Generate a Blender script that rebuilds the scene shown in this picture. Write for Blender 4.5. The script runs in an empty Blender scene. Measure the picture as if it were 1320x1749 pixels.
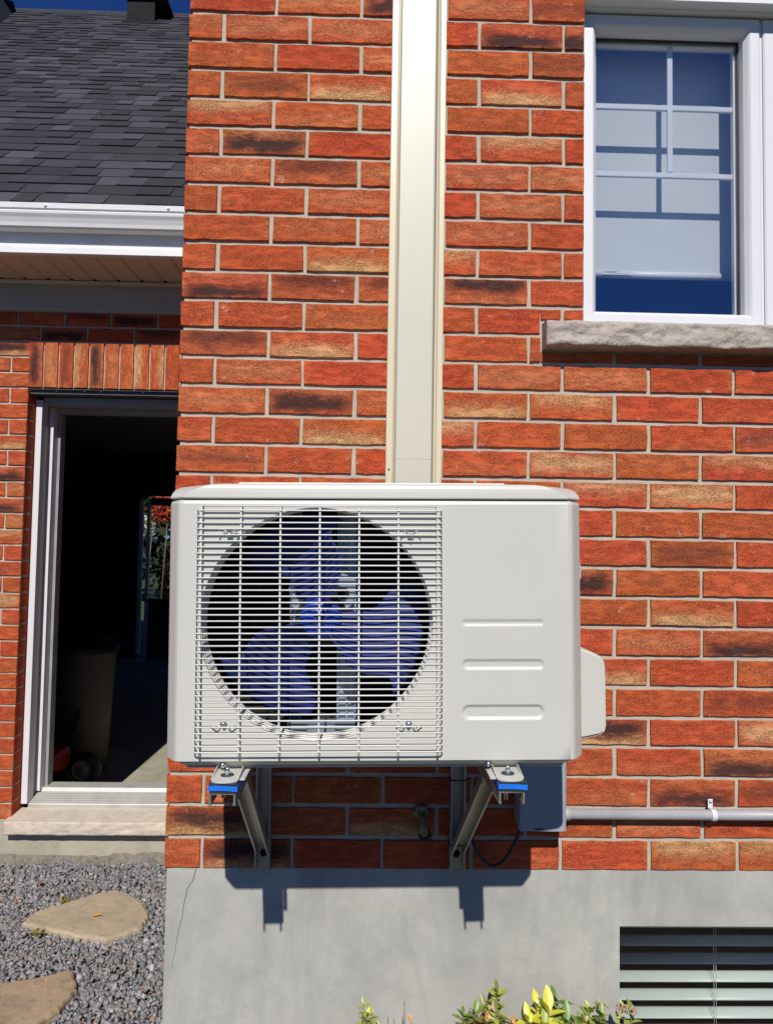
import bpy, bmesh, math, random
import numpy as np
from mathutils import Vector, Matrix
random.seed(7)
PI = math.pi
R = math.radians
scn = bpy.context.scene
COL = scn.collection

# ------------------------------------------------------------------ camera
YAW, PITCH, ROLL = -0.02318964, 0.04734565, -0.01584068
CAM = Vector((0.44059, -1.61367, 0.71867))
def rot(yaw, pitch, roll):
    return Matrix.Rotation(yaw, 3, 'Z') @ Matrix.Rotation(pitch, 3, 'X') @ Matrix.Rotation(roll, 3, 'Y')
cd = bpy.data.cameras.new('camera')
cam = bpy.data.objects.new('camera', cd)
COL.objects.link(cam)
cd.sensor_fit = 'HORIZONTAL'
cd.sensor_width = 36.0
cd.lens = 1214.0 / 1320.0 * 36.0
cd.clip_start = 0.02
cd.clip_end = 500
cam.matrix_world = Matrix.Translation(CAM) @ (rot(YAW, PITCH, ROLL) @ Matrix.Rotation(PI/2, 3, 'X')).to_4x4()
scn.camera = cam

# ------------------------------------------------------------------ light
SUN_EL = math.atan(0.90)
SUN_AZ = R(2.2)
w = bpy.data.worlds.new('World')
scn.world = w
w.use_nodes = True
nt = w.node_tree
sky = nt.nodes.new('ShaderNodeTexSky')
sky.sky_type = 'NISHITA'
sky.sun_disc = False
sky.sun_elevation = SUN_EL
sky.sun_rotation = PI + SUN_AZ
sky.altitude = 100
sky.air_density = 1.0
sky.dust_density = 0.0
sky.ozone_density = 3.0
tintn = nt.nodes.new('ShaderNodeMixRGB')          # clear deep blue autumn sky, the same all round
tintn.blend_type = 'MULTIPLY'; tintn.inputs[0].default_value = 1.0
tintn.inputs[2].default_value = (0.29, 0.62, 1.35, 1)
nt.links.new(sky.outputs[0], tintn.inputs[1])
nt.links.new(tintn.outputs[0], nt.nodes['Background'].inputs[0])
nt.nodes['Background'].inputs[1].default_value = 0.05
sd = bpy.data.lights.new('sun', 'SUN')
sd.energy = 5.0
sd.angle = R(0.53)
sd.color = (1.0, 0.955, 0.89)
sun = bpy.data.objects.new('sun', sd)
COL.objects.link(sun)
ldir = Vector((math.tan(SUN_AZ), 1.0, -0.90)).normalized()
sun.rotation_euler = ldir.to_track_quat('-Z', 'Y').to_euler()
sun.location = (-1, -10, 9)
vs = scn.view_settings
vs.view_transform = 'Standard'
vs.look = 'None'
vs.exposure = -0.06
vs.gamma = 1.0
vs.use_curve_mapping = False

# ------------------------------------------------------------------ helpers
def link(o, parent=None):
    COL.objects.link(o)
    if parent is not None:
        o.parent = parent
    return o

def tag(o, label=None, cat=None, group=None, kind=None):
    if label: o['label'] = label
    if cat: o['category'] = cat
    if group: o['group'] = group
    if kind: o['kind'] = kind
    return o

def empty(name, loc=(0, 0, 0)):
    o = bpy.data.objects.new(name, None)
    o.location = loc
    o.empty_display_size = 0.05
    return link(o)

class MB:
    """collects polygons for one mesh"""
    def __init__(s):
        s.v = []; s.f = []; s.m = []; s.sm = []
    def add(s, vs_, fs, mi=0, smooth=False):
        n = len(s.v)
        s.v.extend([tuple(p) for p in vs_])
        for f in fs:
            s.f.append(tuple(n+i for i in f)); s.m.append(mi); s.sm.append(smooth)
        return s
    def box(s, x0, x1, y0, y1, z0, z1, mi=0, b=0.0):
        if b > 0:
            bm = bmesh.new()
            bmesh.ops.create_cube(bm, size=1)
            for q in bm.verts:
                q.co = Vector(((x0+x1)/2+q.co.x*(x1-x0), (y0+y1)/2+q.co.y*(y1-y0), (z0+z1)/2+q.co.z*(z1-z0)))
            bmesh.ops.bevel(bm, geom=bm.edges[:], offset=b, segments=2, affect='EDGES', profile=0.5)
            bm.verts.index_update()
            s.add([q.co[:] for q in bm.verts], [[q.index for q in f.verts] for f in bm.faces], mi)
            bm.free()
            return s
        vs_ = [(x, y, z) for z in (z0, z1) for y in (y0, y1) for x in (x0, x1)]
        return s.add(vs_, [(0, 2, 3, 1), (4, 5, 7, 6), (0, 1, 5, 4), (2, 6, 7, 3), (0, 4, 6, 2), (1, 3, 7, 5)], mi)
    def prism_x(s, prof, x0, x1, mi=0, smooth=False, closed=True, caps=True):
        n = len(prof)
        vs_ = [(x0, y, z) for y, z in prof]+[(x1, y, z) for y, z in prof]
        rng = range(n if closed else n-1)
        fs = [(i, (i+1) % n, n+(i+1) % n, n+i) for i in rng]
        s.add(vs_, fs, mi, smooth)
        if closed and caps:
            s.add(vs_, [tuple(range(n))[::-1], tuple(range(n, 2*n))], mi)
        return s
    def prism_z(s, prof, z0, z1, mi=0, smooth=False, closed=True, caps=True):
        n = len(prof)
        vs_ = [(x, y, z0) for x, y in prof]+[(x, y, z1) for x, y in prof]
        rng = range(n if closed else n-1)
        s.add(vs_, [(i, (i+1) % n, n+(i+1) % n, n+i) for i in rng], mi, smooth)
        if closed and caps:
            s.add(vs_, [tuple(range(n))[::-1], tuple(range(n, 2*n))], mi)
        return s
    def prism_y(s, prof, y0, y1, mi=0, smooth=False, caps=True):
        n = len(prof)
        vs_ = [(x, y0, z) for x, z in prof]+[(x, y1, z) for x, z in prof]
        s.add(vs_, [(i, (i+1) % n, n+(i+1) % n, n+i) for i in range(n)], mi, smooth)
        if caps:
            s.add(vs_, [tuple(range(n))[::-1], tuple(range(n, 2*n))], mi)
        return s
    def tube(s, pts, r, n=8, mi=0, smooth=True, caps=True):
        pts = [Vector(p) for p in pts]
        rings = []
        rr = r if isinstance(r, (list, tuple)) else [r]*len(pts)
        up = Vector((0, 0, 1))
        prev = None
        for i, p in enumerate(pts):
            if i == 0: t = pts[1]-p
            elif i == len(pts)-1: t = p-pts[i-1]
            else: t = (pts[i+1]-p).normalized()+(p-pts[i-1]).normalized()
            t.normalize()
            if prev is None:
                a = t.cross(up)
                if a.length < 1e-3: a = t.cross(Vector((0, 1, 0)))
            else:
                a = prev-t*prev.dot(t)
            a.normalize(); prev = a
            b = t.cross(a)
            rings.append([p+(a*math.cos(2*PI*k/n)+b*math.sin(2*PI*k/n))*rr[i] for k in range(n)])
        vs_ = [q for g in rings for q in g]
        fs = [(i*n+k, i*n+(k+1) % n, (i+1)*n+(k+1) % n, (i+1)*n+k) for i in range(len(pts)-1) for k in range(n)]
        s.add(vs_, fs, mi, smooth)
        if caps:
            s.add(rings[0], [tuple(range(n))[::-1]], mi); s.add(rings[-1], [tuple(range(n))], mi)
        return s
    def lathe_y(s, prof, cx, cz, n=32, mi=0, smooth=True, cap0=False, cap1=False):
        """revolve (r, y) about the y axis through (cx, cz)"""
        vs_ = []
        for r, y in prof:
            for k in range(n):
                a = 2*PI*k/n
                vs_.append((cx+r*math.cos(a), y, cz+r*math.sin(a)))
        fs = [(i*n+k, i*n+(k+1) % n, (i+1)*n+(k+1) % n, (i+1)*n+k) for i in range(len(prof)-1) for k in range(n)]
        s.add(vs_, fs, mi, smooth)
        if cap0: s.add(vs_[:n], [tuple(range(n))], mi)
        if cap1: s.add(vs_[-n:], [tuple(range(n))[::-1]], mi)
        return s
    def lathe_z(s, prof, cx, cy, n=32, mi=0, smooth=True, cap0=False, cap1=False):
        vs_ = []
        for r, z in prof:
            for k in range(n):
                a = 2*PI*k/n
                vs_.append((cx+r*math.cos(a), cy+r*math.sin(a), z))
        fs = [(i*n+k, i*n+(k+1) % n, (i+1)*n+(k+1) % n, (i+1)*n+k) for i in range(len(prof)-1) for k in range(n)]
        s.add(vs_, fs, mi, smooth)
        if cap0: s.add(vs_[:n], [tuple(range(n))[::-1]], mi)
        if cap1: s.add(vs_[-n:], [tuple(range(n))], mi)
        return s
    def ring(s, x0, x1, z0, z1, prof, mi=0):
        """mitred frame sweep: prof = [(inset, y), ...]"""
        vs_ = []
        for i, y in prof:
            vs_ += [(x0+i, y, z0+i), (x1-i, y, z0+i), (x1-i, y, z1-i), (x0+i, y, z1-i)]
        fs = []
        for k in range(len(prof)-1):
            for j in range(4):
                a, b = k*4+j, k*4+(j+1) % 4
                fs.append((a, b, b+4, a+4))
        return s.add(vs_, fs, mi)
    def mesh(s, name, mats, fix=True):
        me = bpy.data.meshes.new(name)
        me.from_pydata(s.v, [], s.f)
        if not isinstance(mats, (list, tuple)): mats = [mats]
        for m_ in mats: me.materials.append(m_)
        me.polygons.foreach_set('material_index', s.m)
        me.polygons.foreach_set('use_smooth', s.sm)
        if fix:
            bm = bmesh.new(); bm.from_mesh(me)
            bmesh.ops.remove_doubles(bm, verts=bm.verts, dist=1e-6)
            bmesh.ops.recalc_face_normals(bm, faces=bm.faces)
            bm.to_mesh(me); bm.free()
        me.update()
        return me
    def obj(s, name, mats, parent=None, loc=(0, 0, 0), fix=True):
        o = bpy.data.objects.new(name, s.mesh(name, mats, fix))
        o.location = loc
        return link(o, parent)

def inst(name, me, parent, loc=(0, 0, 0), rotm=None, color=None):
    o = bpy.data.objects.new(name, me)
    o.location = loc
    if rotm is not None: o.rotation_euler = rotm
    if color is not None: o.color = color
    return link(o, parent)

# ------------------------------------------------------------------ materials
class NT:
    def __init__(s, name):
        s.m = bpy.data.materials.new(name); s.m.use_nodes = True
        s.t = s.m.node_tree; s.b = s.t.nodes['Principled BSDF']
        s.out = s.t.nodes['Material Output']
    def n(s, typ, **kw):
        nd = s.t.nodes.new(typ)
        for k, v_ in kw.items():
            if k.startswith('i_'):
                key = k[2:]
                key = int(key) if key.isdigit() else key.replace('_', ' ')
                nd.inputs[key].default_value = v_
            else: setattr(nd, k, v_)
        return nd
    def l(s, a, b): s.t.links.new(a, b)
    def math(s, op, a, b=None, clamp=False, c=None):
        nd = s.n('ShaderNodeMath', operation=op); nd.use_clamp = clamp
        for i, q in enumerate((a, b, c)):
            if q is None: continue
            if isinstance(q, (int, float)): nd.inputs[i].default_value = q
            else: s.l(q, nd.inputs[i])
        return nd.outputs[0]
    def mix(s, fac, a, b, mode='MIX'):
        nd = s.n('ShaderNodeMixRGB', blend_type=mode)
        for i, q in enumerate((fac, a, b)):
            if isinstance(q, (int, float)): nd.inputs[i].default_value = q
            elif isinstance(q, tuple): nd.inputs[i].default_value = (*q, 1) if len(q) == 3 else q
            else: s.l(q, nd.inputs[i])
        return nd.outputs[0]
    def coord(s, scale=(1, 1, 1), off=None, src='Object'):
        tc = s.n('ShaderNodeTexCoord')
        mp = s.n('ShaderNodeMapping'); mp.inputs['Scale'].default_value = scale
        s.l(tc.outputs[src], mp.inputs[0])
        if off is not None: s.l(off, mp.inputs['Location'])
        return mp.outputs[0]
    def noise(s, vec, scale, detail=3, rough=0.55, dist=0.0):
        nd = s.n('ShaderNodeTexNoise'); nd.inputs['Scale'].default_value = scale
        nd.inputs['Detail'].default_value = detail; nd.inputs['Roughness'].default_value = rough
        nd.inputs['Distortion'].default_value = dist
        s.l(vec, nd.inputs['Vector'])
        return nd.outputs[0]
    def ramp(s, fac, *stops):
        nd = s.n('ShaderNodeValToRGB')
        e = nd.color_ramp.elements
        while len(e) < len(stops): e.new(0.5)
        for i, (p, c) in enumerate(stops):
            e[i].position = p
            e[i].color = (c, c, c, 1) if isinstance(c, (int, float)) else (*c, 1)
        s.l(fac, nd.inputs[0])
        return nd.outputs[0]
    def bump(s, h, strength, dist, normal=None):
        nd = s.n('ShaderNodeBump'); nd.inputs['Strength'].default_value = strength
        nd.inputs['Distance'].default_value = dist
        s.l(h, nd.inputs['Height'])
        if normal is not None: s.l(normal, nd.inputs['Normal'])
        return nd.outputs[0]

def mat(name, c1, c2=None, scale=20, rough=0.5, metal=0.0, bump=0.0, bscale=200, bdist=0.001, mscale=(1, 1, 1), spec=None, lo=0.35, hi=0.65, coat=0.0):
    t = NT(name)
    vec = t.coord(mscale)
    if c2 is not None:
        t.l(t.mix(t.ramp(t.noise(vec, scale, 4), (lo, 0.0), (hi, 1.0)), c1, c2), t.b.inputs['Base Color'])
    else:
        t.b.inputs['Base Color'].default_value = (*c1, 1)
    t.b.inputs['Roughness'].default_value = rough
    t.b.inputs['Metallic'].default_value = metal
    if spec is not None: t.b.inputs['Specular IOR Level'].default_value = spec
    if coat: t.b.inputs['Coat Weight'].default_value = coat
    if bump > 0:
        t.l(t.bump(t.noise(vec, bscale, 4), bump, bdist), t.b.inputs['Normal'])
    return t.m

def brick_material(name, per_object=True):
    t = NT(name)
    oi = t.n('ShaderNodeObjectInfo')
    if per_object:
        cb = t.n('ShaderNodeCombineXYZ')
        t.l(t.math('MULTIPLY', oi.outputs['Random'], 37.0), cb.inputs[0])
        t.l(t.math('MULTIPLY', oi.outputs['Random'], 91.0), cb.inputs[1])
        t.l(t.math('MULTIPLY', oi.outputs['Random'], 53.0), cb.inputs[2])
        off = cb.outputs[0]
    else: off = None
    v1 = t.coord((1, 1, 1), off)
    vs1 = t.coord((0.45, 1, 1.5), off)
    vcr = t.coord((0.42, 1, 1.3), off)
    big = t.noise(vs1, 26, 4, 0.6, 0.5)
    med = t.noise(vs1, 95, 5, 0.65, 0.8)
    fine = t.noise(v1, 420, 4, 0.8)
    col = t.mix(t.ramp(big, (0.32, 0.0), (0.66, 1.0)), (0.61, 0.102, 0.036), (0.50, 0.076, 0.029))
    col = t.mix(t.ramp(med, (0.45, 0.0), (0.75, 0.45)), col, (0.68, 0.155, 0.055))
    edge_tan = None
    if per_object:
        sc = t.n('ShaderNodeSeparateColor'); t.l(oi.outputs['Color'], sc.inputs[0])
        tan_amt, dark_amt, pos = sc.outputs[0], sc.outputs[1], sc.outputs[2]
        tc = t.n('ShaderNodeTexCoord'); sx = t.n('ShaderNodeSeparateXYZ'); t.l(tc.outputs['Object'], sx.inputs[0])
        zz = t.math('DIVIDE', sx.outputs[2], 0.0285)
        xx = t.math('DIVIDE', sx.outputs[0], 0.096)
        wob = t.math('MULTIPLY', t.math('SUBTRACT', big, 0.5), 1.6)
        wob2 = t.math('MULTIPLY', t.math('SUBTRACT', med, 0.5), 1.3)
        zw = t.math('ADD', t.math('ADD', zz, wob), wob2)
        # tan band at its own place
        pz = t.math('SUBTRACT', t.math('MULTIPLY', pos, 2.4), 1.2)
        def band(center, width, xf):
            q = t.math('DIVIDE', t.math('SUBTRACT', zw, center), width)
            g = t.math('POWER', 2.718, t.math('MULTIPLY', t.math('MULTIPLY', q, q), -1.0))
            xe = t.math('SUBTRACT', 1.0, t.math('POWER', t.math('MINIMUM', t.math('ABSOLUTE', xx), 1.0), xf))
            return t.math('MULTIPLY', g, t.math('ADD', t.math('MULTIPLY', xe, 0.75), 0.25))
        cen = t.math('MULTIPLY', band(0.0, 0.5, 2.0), t.ramp(oi.outputs['Random'], (0.2, 0.0), (1.0, 0.42)))
        col = t.mix(cen, col, (0.42, 0.115, 0.065))
        tb = band(pz, 0.80, 6.0)
        grain = t.ramp(t.noise(v1, 420, 3, 0.7), (0.36, 0.35), (0.56, 1.0))
        tf = t.math('MULTIPLY', t.math('MULTIPLY', tb, tan_amt), grain, clamp=True)
        # dark band lies a third of the brick away from the tan one
        dz = t.math('MULTIPLY', t.math('SUBTRACT', oi.outputs['Alpha'], 0.5), 2.0)
        db = band(dz, 0.72, 5.0)
        df = t.math('MULTIPLY', t.math('MULTIPLY', db, dark_amt), t.ramp(fine, (0.3, 1.0), (0.75, 0.72)), clamp=True)
        col = t.mix(tf, col, (0.66, 0.37, 0.17))
        col = t.mix(df, col, (0.062, 0.033, 0.030))
        # kiln-dull centre and sandy rim
        rim = t.math('MULTIPLY', t.math('POWER', t.math('MINIMUM', t.math('MAXIMUM', t.math('ABSOLUTE', zz), t.math('ABSOLUTE', xx)), 1.0), 9.0), 0.55)
        rim = t.math('MULTIPLY', rim, t.ramp(t.noise(v1, 45, 2), (0.42, 0.0), (0.62, 1.0)))
        col = t.mix(rim, col, (0.50, 0.22, 0.075))
        hv = t.n('ShaderNodeHueSaturation')
        t.l(t.math('ADD', 0.4965, t.math('MULTIPLY', oi.outputs['Random'], 0.012)), hv.inputs['Hue'])
        vr = t.math('FRACT', t.math('MULTIPLY', oi.outputs['Random'], 17.31))
        t.l(t.math('ADD', 0.91, t.math('MULTIPLY', vr, 0.15)), hv.inputs['Value'])
        t.l(col, hv.inputs['Color']); col = hv.outputs[0]
    # drag cracks of the wire-cut face
    cr = t.n('ShaderNodeTexVoronoi', feature='DISTANCE_TO_EDGE'); cr.inputs['Scale'].default_value = 260
    mixv = t.n('ShaderNodeMixRGB', blend_type='ADD'); mixv.inputs[0].default_value = 0.012
    t.l(vcr, mixv.inputs[1]); t.l(t.noise(v1, 160, 3), mixv.inputs[2]); t.l(mixv.outputs[0], cr.inputs['Vector'])
    crk = t.ramp(cr.outputs['Distance'], (0.03, 0.0), (0.14, 1.0))
    patch = t.ramp(t.noise(vs1, 60, 2), (0.36, 0.15), (0.56, 1.0))
    crf = t.math('MULTIPLY', t.math('SUBTRACT', 1.0, crk), patch)
    col = t.mix(t.math('MULTIPLY', crf, 0.62), col, (0.10, 0.025, 0.018))
    pit = t.ramp(fine, (0.32, 1.0), (0.46, 0.0))
    col = t.mix(t.math('MULTIPLY', pit, 0.6), col, (0.12, 0.035, 0.02))
    pale_speck = t.ramp(fine, (0.60, 0.0), (0.74, 1.0))  # lighter specks where the fine noise peaks
    col = t.mix(t.math('MULTIPLY', pale_speck, 0.28), col, (0.72, 0.30, 0.18))
    wf = t.math('MULTIPLY', t.ramp(t.noise(v1, 34, 3, 0.6), (0.66, 0.0), (0.74, 1.0)), t.ramp(t.noise(v1, 300, 2, 0.7), (0.48, 0.0), (0.56, 1.0)))
    col = t.mix(t.math('MULTIPLY', wf, 0.65), col, (0.62, 0.52, 0.44))
    t.l(col, t.b.inputs['Base Color'])
    t.b.inputs['Roughness'].default_value = 0.88
    t.b.inputs['Specular IOR Level'].default_value = 0.12
    h = t.math('ADD', t.math('MULTIPLY', med, 1.2), t.math('MULTIPLY', fine, 0.7))
    h = t.math('SUBTRACT', h, t.math('MULTIPLY', crf, 0.8))
    t.l(t.bump(h, 0.75, 0.0015), t.b.inputs['Normal'])
    return t.m

def parge_material(name, c1, c2, dirt):
    t = NT(name)
    v = t.coord()
    a = t.noise(v, 2.2, 5, 0.6, 0.4); b = t.noise(v, 8, 6, 0.7); f = t.noise(v, 240, 4, 0.8)
    st = t.noise(t.coord((3.2, 1, 0.7)), 1.5, 5, 0.65, 0.8)
    col = t.mix(t.ramp(a, (0.35, 0.0), (0.65, 1.0)), c1, c2)
    col = t.mix(t.math('MULTIPLY', t.ramp(b, (0.42, 0.0), (0.66, 1.0)), 0.5), col, dirt)
    col = t.mix(t.math('MULTIPLY', t.ramp(st, (0.5, 0.0), (0.68, 1.0)), 0.55), col, dirt)
    col = t.mix(t.math('MULTIPLY', t.ramp(f, (0.25, 1.0), (0.46, 0.0)), 0.6), col, tuple(c*0.5 for c in c1))
    col = t.mix(t.math('MULTIPLY', t.ramp(f, (0.60, 0.0), (0.78, 1.0)), 0.35), col, tuple(min(0.7, c*1.5) for c in c1))
    t.l(col, t.b.inputs['Base Color'])
    t.b.inputs['Roughness'].default_value = 0.9
    t.b.inputs['Specular IOR Level'].default_value = 0.2
    h = t.math('ADD', t.math('MULTIPLY', f, 0.6), t.math('MULTIPLY', b, 1.4))
    t.l(t.bump(h, 0.5, 0.0014), t.b.inputs['Normal'])
    return t.m

def mortar_material(name, c1, c2):
    t = NT(name)
    v = t.coord()
    a = t.noise(v, 14, 4, 0.6); f = t.noise(v, 480, 3, 0.75)
    col = t.mix(t.ramp(a, (0.35, 0.0), (0.65, 1.0)), c1, c2)
    col = t.mix(t.math('MULTIPLY', t.ramp(f, (0.3, 1.0), (0.5, 0.0)), 0.5), col, tuple(c*0.45 for c in c1))
    t.l(col, t.b.inputs['Base Color'])
    t.b.inputs['Roughness'].default_value = 0.95
    t.b.inputs['Specular IOR Level'].default_value = 0.1
    h = t.math('ADD', f, t.math('MULTIPLY', t.noise(v, 130, 3), 1.2))
    t.l(t.bump(h, 0.6, 0.0016), t.b.inputs['Normal'])
    return t.m

def stone_material(name, c1, c2, c3, scale=9, bscale=60, bdist=0.004, strength=0.8):
    t = NT(name)
    v = t.coord()
    a = t.noise(v, scale, 5, 0.6, 0.6); b = t.noise(v, scale*4, 5, 0.65); f = t.noise(v, 500, 3, 0.7)
    col = t.mix(t.ramp(a, (0.35, 0.0), (0.65, 1.0)), c1, c2)
    col = t.mix(t.math('MULTIPLY', t.ramp(b, (0.5, 0.0), (0.72, 1.0)), 0.7), col, c3)
    col = t.mix(t.math('MULTIPLY', t.ramp(f, (0.3, 1.0), (0.48, 0.0)), 0.4), col, tuple(c*0.5 for c in c1))
    t.l(col, t.b.inputs['Base Color'])
    t.b.inputs['Roughness'].default_value = 0.9
    t.b.inputs['Specular IOR Level'].default_value = 0.2
    h = t.math('ADD', t.math('MULTIPLY', t.noise(v, bscale, 6, 0.65), 1.0), t.math('MULTIPLY', f, 0.12))
    t.l(t.bump(h, strength, bdist), t.b.inputs['Normal'])
    return t.m

def shingle_material():
    t = NT('asphalt shingle')
    oi = t.n('ShaderNodeObjectInfo')
    v = t.coord(); f = t.noise(v, 340, 4, 0.85); g = t.noise(v, 160, 2, 0.6)
    col = t.mix(oi.outputs['Random'], (0.024, 0.025, 0.030), (0.036, 0.037, 0.044))
    sc = t.n('ShaderNodeSeparateColor'); t.l(oi.outputs['Color'], sc.inputs[0])
    col = t.mix(sc.outputs[0], col, (0.070, 0.073, 0.088))
    col = t.mix(t.math('MULTIPLY', t.ramp(f, (0.34, 1.0), (0.5, 0.0)), 0.6), col, (0.012, 0.012, 0.014))
    col = t.mix(t.math('MULTIPLY', t.ramp(f, (0.54, 0.0), (0.72, 1.0)), 0.6), col, (0.22, 0.22, 0.25))
    t.l(col, t.b.inputs['Base Color']); t.b.inputs['Roughness'].default_value = 0.9
    t.b.inputs['Specular IOR Level'].default_value = 0.2
    t.l(t.bump(t.math('ADD', f, g), 0.6, 0.002), t.b.inputs['Normal'])
    return t.m

def glass_material(name, tint, refl=1.0, ior=1.5):
    t = NT(name)
    t.t.nodes.remove(t.b)
    tr = t.n('ShaderNodeBsdfTransparent'); tr.inputs[0].default_value = (*tint, 1)
    gl = t.n('ShaderNodeBsdfGlossy'); gl.inputs['Roughness'].default_value = 0.01
    gl.inputs['Color'].default_value = (refl, refl, refl, 1)
    lw = t.n('ShaderNodeLayerWeight'); lw.inputs[0].default_value = 0.5
    f0 = 2*((ior-1)/(ior+1))**2
    fr = t.math('ADD', f0, t.math('MULTIPLY', t.math('POWER', lw.outputs['Facing'], 5.0), 1-f0), clamp=True)
    mx = t.n('ShaderNodeMixShader')
    t.l(fr, mx.inputs[0]); t.l(tr.outputs[0], mx.inputs[1]); t.l(gl.outputs[0], mx.inputs[2])
    t.l(mx.outputs[0], t.out.inputs[0])
    return t.m

def gravel_material():
    t = NT('gravel stones')
    at = t.n('ShaderNodeAttribute'); at.attribute_name = 'tone'
    v = t.coord(); f = t.noise(v, 300, 3, 0.7)
    col = t.mix(t.math('MULTIPLY', t.ramp(f, (0.3, 0.0), (0.7, 1.0)), 0.35), at.outputs['Color'], (0.42, 0.42, 0.43))
    t.l(col, t.b.inputs['Base Color']); t.b.inputs['Roughness'].default_value = 0.75
    t.l(t.bump(f, 0.4, 0.001), t.b.inputs['Normal'])
    return t.m

M = {}
M['brick'] = brick_material('fired clay brick')
M['brick_far'] = brick_material('fired clay brick joined', False)
M['mortar'] = mortar_material('mortar', (0.52, 0.455, 0.365), (0.43, 0.38, 0.31))
M['parge'] = parge_material('grey parge coat', (0.47, 0.462, 0.41), (0.385, 0.38, 0.345), (0.27, 0.27, 0.25))
M['parge_tan'] = parge_material('tan parge coat', (0.46, 0.42, 0.32), (0.38, 0.345, 0.27), (0.28, 0.25, 0.19))
M['footing'] = stone_material('eroded footing', (0.24, 0.215, 0.175), (0.16, 0.145, 0.125), (0.34, 0.30, 0.22), 16, 70, 0.008, 1.0)
M['limestone'] = stone_material('limestone sill', (0.49, 0.43, 0.37), (0.42, 0.37, 0.32), (0.24, 0.20, 0.17), 14, 38, 0.012, 0.9)
M['doorstone'] = stone_material('door stone', (0.60, 0.52, 0.42), (0.52, 0.45, 0.37), (0.42, 0.33, 0.26), 10, 50, 0.004, 0.6)
M['flag'] = stone_material('flagstone', (0.44, 0.36, 0.245), (0.35, 0.29, 0.20), (0.26, 0.215, 0.155), 12, 40, 0.003, 0.7)
M['flag2'] = stone_material('brown flagstone', (0.40, 0.295, 0.19), (0.32, 0.24, 0.16), (0.17, 0.13, 0.10), 9, 40, 0.003, 0.7)
M['shingle'] = shingle_material()
M['white_vinyl'] = mat('white vinyl', (0.68, 0.68, 0.70), (0.65, 0.65, 0.675), 3, 0.42, bump=0.05, bscale=30)
M['white_alu'] = mat('white painted aluminium', (0.76, 0.77, 0.79), (0.70, 0.71, 0.72), 4, 0.4, bump=0.08, bscale=12, bdist=0.004)
M['soffit'] = mat('beige soffit vinyl', (0.74, 0.65, 0.55), (0.68, 0.60, 0.51), 8, 0.6)
M['frieze'] = mat('taupe frieze board', (0.40, 0.39, 0.35), (0.36, 0.35, 0.32), 5, 0.6)
M['dark_steel'] = mat('painted steel lintel', (0.06, 0.055, 0.06), (0.10, 0.09, 0.085), 20, 0.55)
M['door_shade_grey'] = mat('shade-grey door wood', (0.30, 0.30, 0.325), (0.25, 0.25, 0.27), 9, 0.55, bump=0.1)  # shade on the jamb sides and head is put into the grey
M['ivory'] = mat('ivory plastic', (0.63, 0.565, 0.40), (0.61, 0.55, 0.39), 3, 0.32, spec=0.5)
M['ivory_cover'] = mat('glossy ivory cover', (0.53, 0.505, 0.415), (0.52, 0.495, 0.405), 3, 0.42, spec=0.6)
M['unit'] = mat('warm grey enamel', (0.555, 0.545, 0.495), (0.54, 0.53, 0.48), 2.5, 0.34, bump=0.03, bscale=8, bdist=0.003, spec=0.5)
M['unit_wire'] = mat('coated wire', (0.62, 0.61, 0.57), rough=0.35)
M['unit_dark'] = mat('shade-dark galvanised', (0.05, 0.055, 0.06), (0.035, 0.037, 0.04), 20, 0.6, metal=0.2)  # steel darkened for the shade inside the cabinet; washers share it
M['coil'] = mat('coil fins', (0.012, 0.012, 0.014), (0.02, 0.02, 0.022), 40, 0.7)  # near black, the cabinet's inner shade put into the fin colour
M['copper'] = mat('copper tube', (0.6, 0.25, 0.12), rough=0.35, metal=1.0)
M['blade'] = mat('blue blade plastic', (0.020, 0.034, 0.18), (0.010, 0.018, 0.09), 60, 0.62, spec=0.25, bump=0.6, bscale=260, bdist=0.0012)
M['hub'] = mat('blue hub plastic', (0.03, 0.07, 0.42), (0.02, 0.045, 0.30), 50, 0.35, bump=0.3, bscale=200)
M['zinc'] = mat('zinc plated steel', (0.42, 0.49, 0.56), (0.35, 0.42, 0.49), 25, 0.38, metal=0.55, bump=0.1, bscale=40)
M['alu'] = mat('extruded aluminium', (0.46, 0.44, 0.38), (0.37, 0.355, 0.31), 6, 0.42, metal=0.75, mscale=(1, 1, 1), bump=0.08, bscale=300)
M['threshold'] = mat('worn aluminium threshold', (0.50, 0.49, 0.45), (0.42, 0.41, 0.37), 14, 0.5, metal=0.25)
M['chrome'] = mat('bright bolt steel', (0.6, 0.65, 0.7), rough=0.25, metal=1.0)
M['rubber'] = mat('black rubber', (0.018, 0.018, 0.020), (0.03, 0.03, 0.032), 80, 0.7, bump=0.2)
M['blue_rubber'] = mat('blue rubber stripe', (0.01, 0.17, 0.72), (0.01, 0.15, 0.62), 60, 0.5)
M['grey_box'] = mat('grey enclosure paint', (0.33, 0.36, 0.39), (0.31, 0.34, 0.37), 6, 0.45, bump=0.15, bscale=180)
M['pvc'] = mat('light grey pvc', (0.42, 0.42, 0.43), (0.36, 0.36, 0.375), 12, 0.4, bump=0.1, bscale=40)
M['black_plastic'] = mat('black plastic', (0.012, 0.012, 0.013), rough=0.45)
M['crack'] = mat('crack shadow line', (0.09, 0.09, 0.085), rough=1.0)
M['brass'] = mat('weathered brass', (0.35, 0.29, 0.18), (0.22, 0.17, 0.11), 60, 0.5, metal=0.7)
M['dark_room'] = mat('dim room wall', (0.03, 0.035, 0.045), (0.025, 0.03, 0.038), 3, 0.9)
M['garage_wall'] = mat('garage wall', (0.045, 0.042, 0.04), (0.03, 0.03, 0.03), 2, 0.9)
M['garage_ceiling'] = mat('garage ceiling board', (0.22, 0.20, 0.17), rough=0.9)
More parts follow.
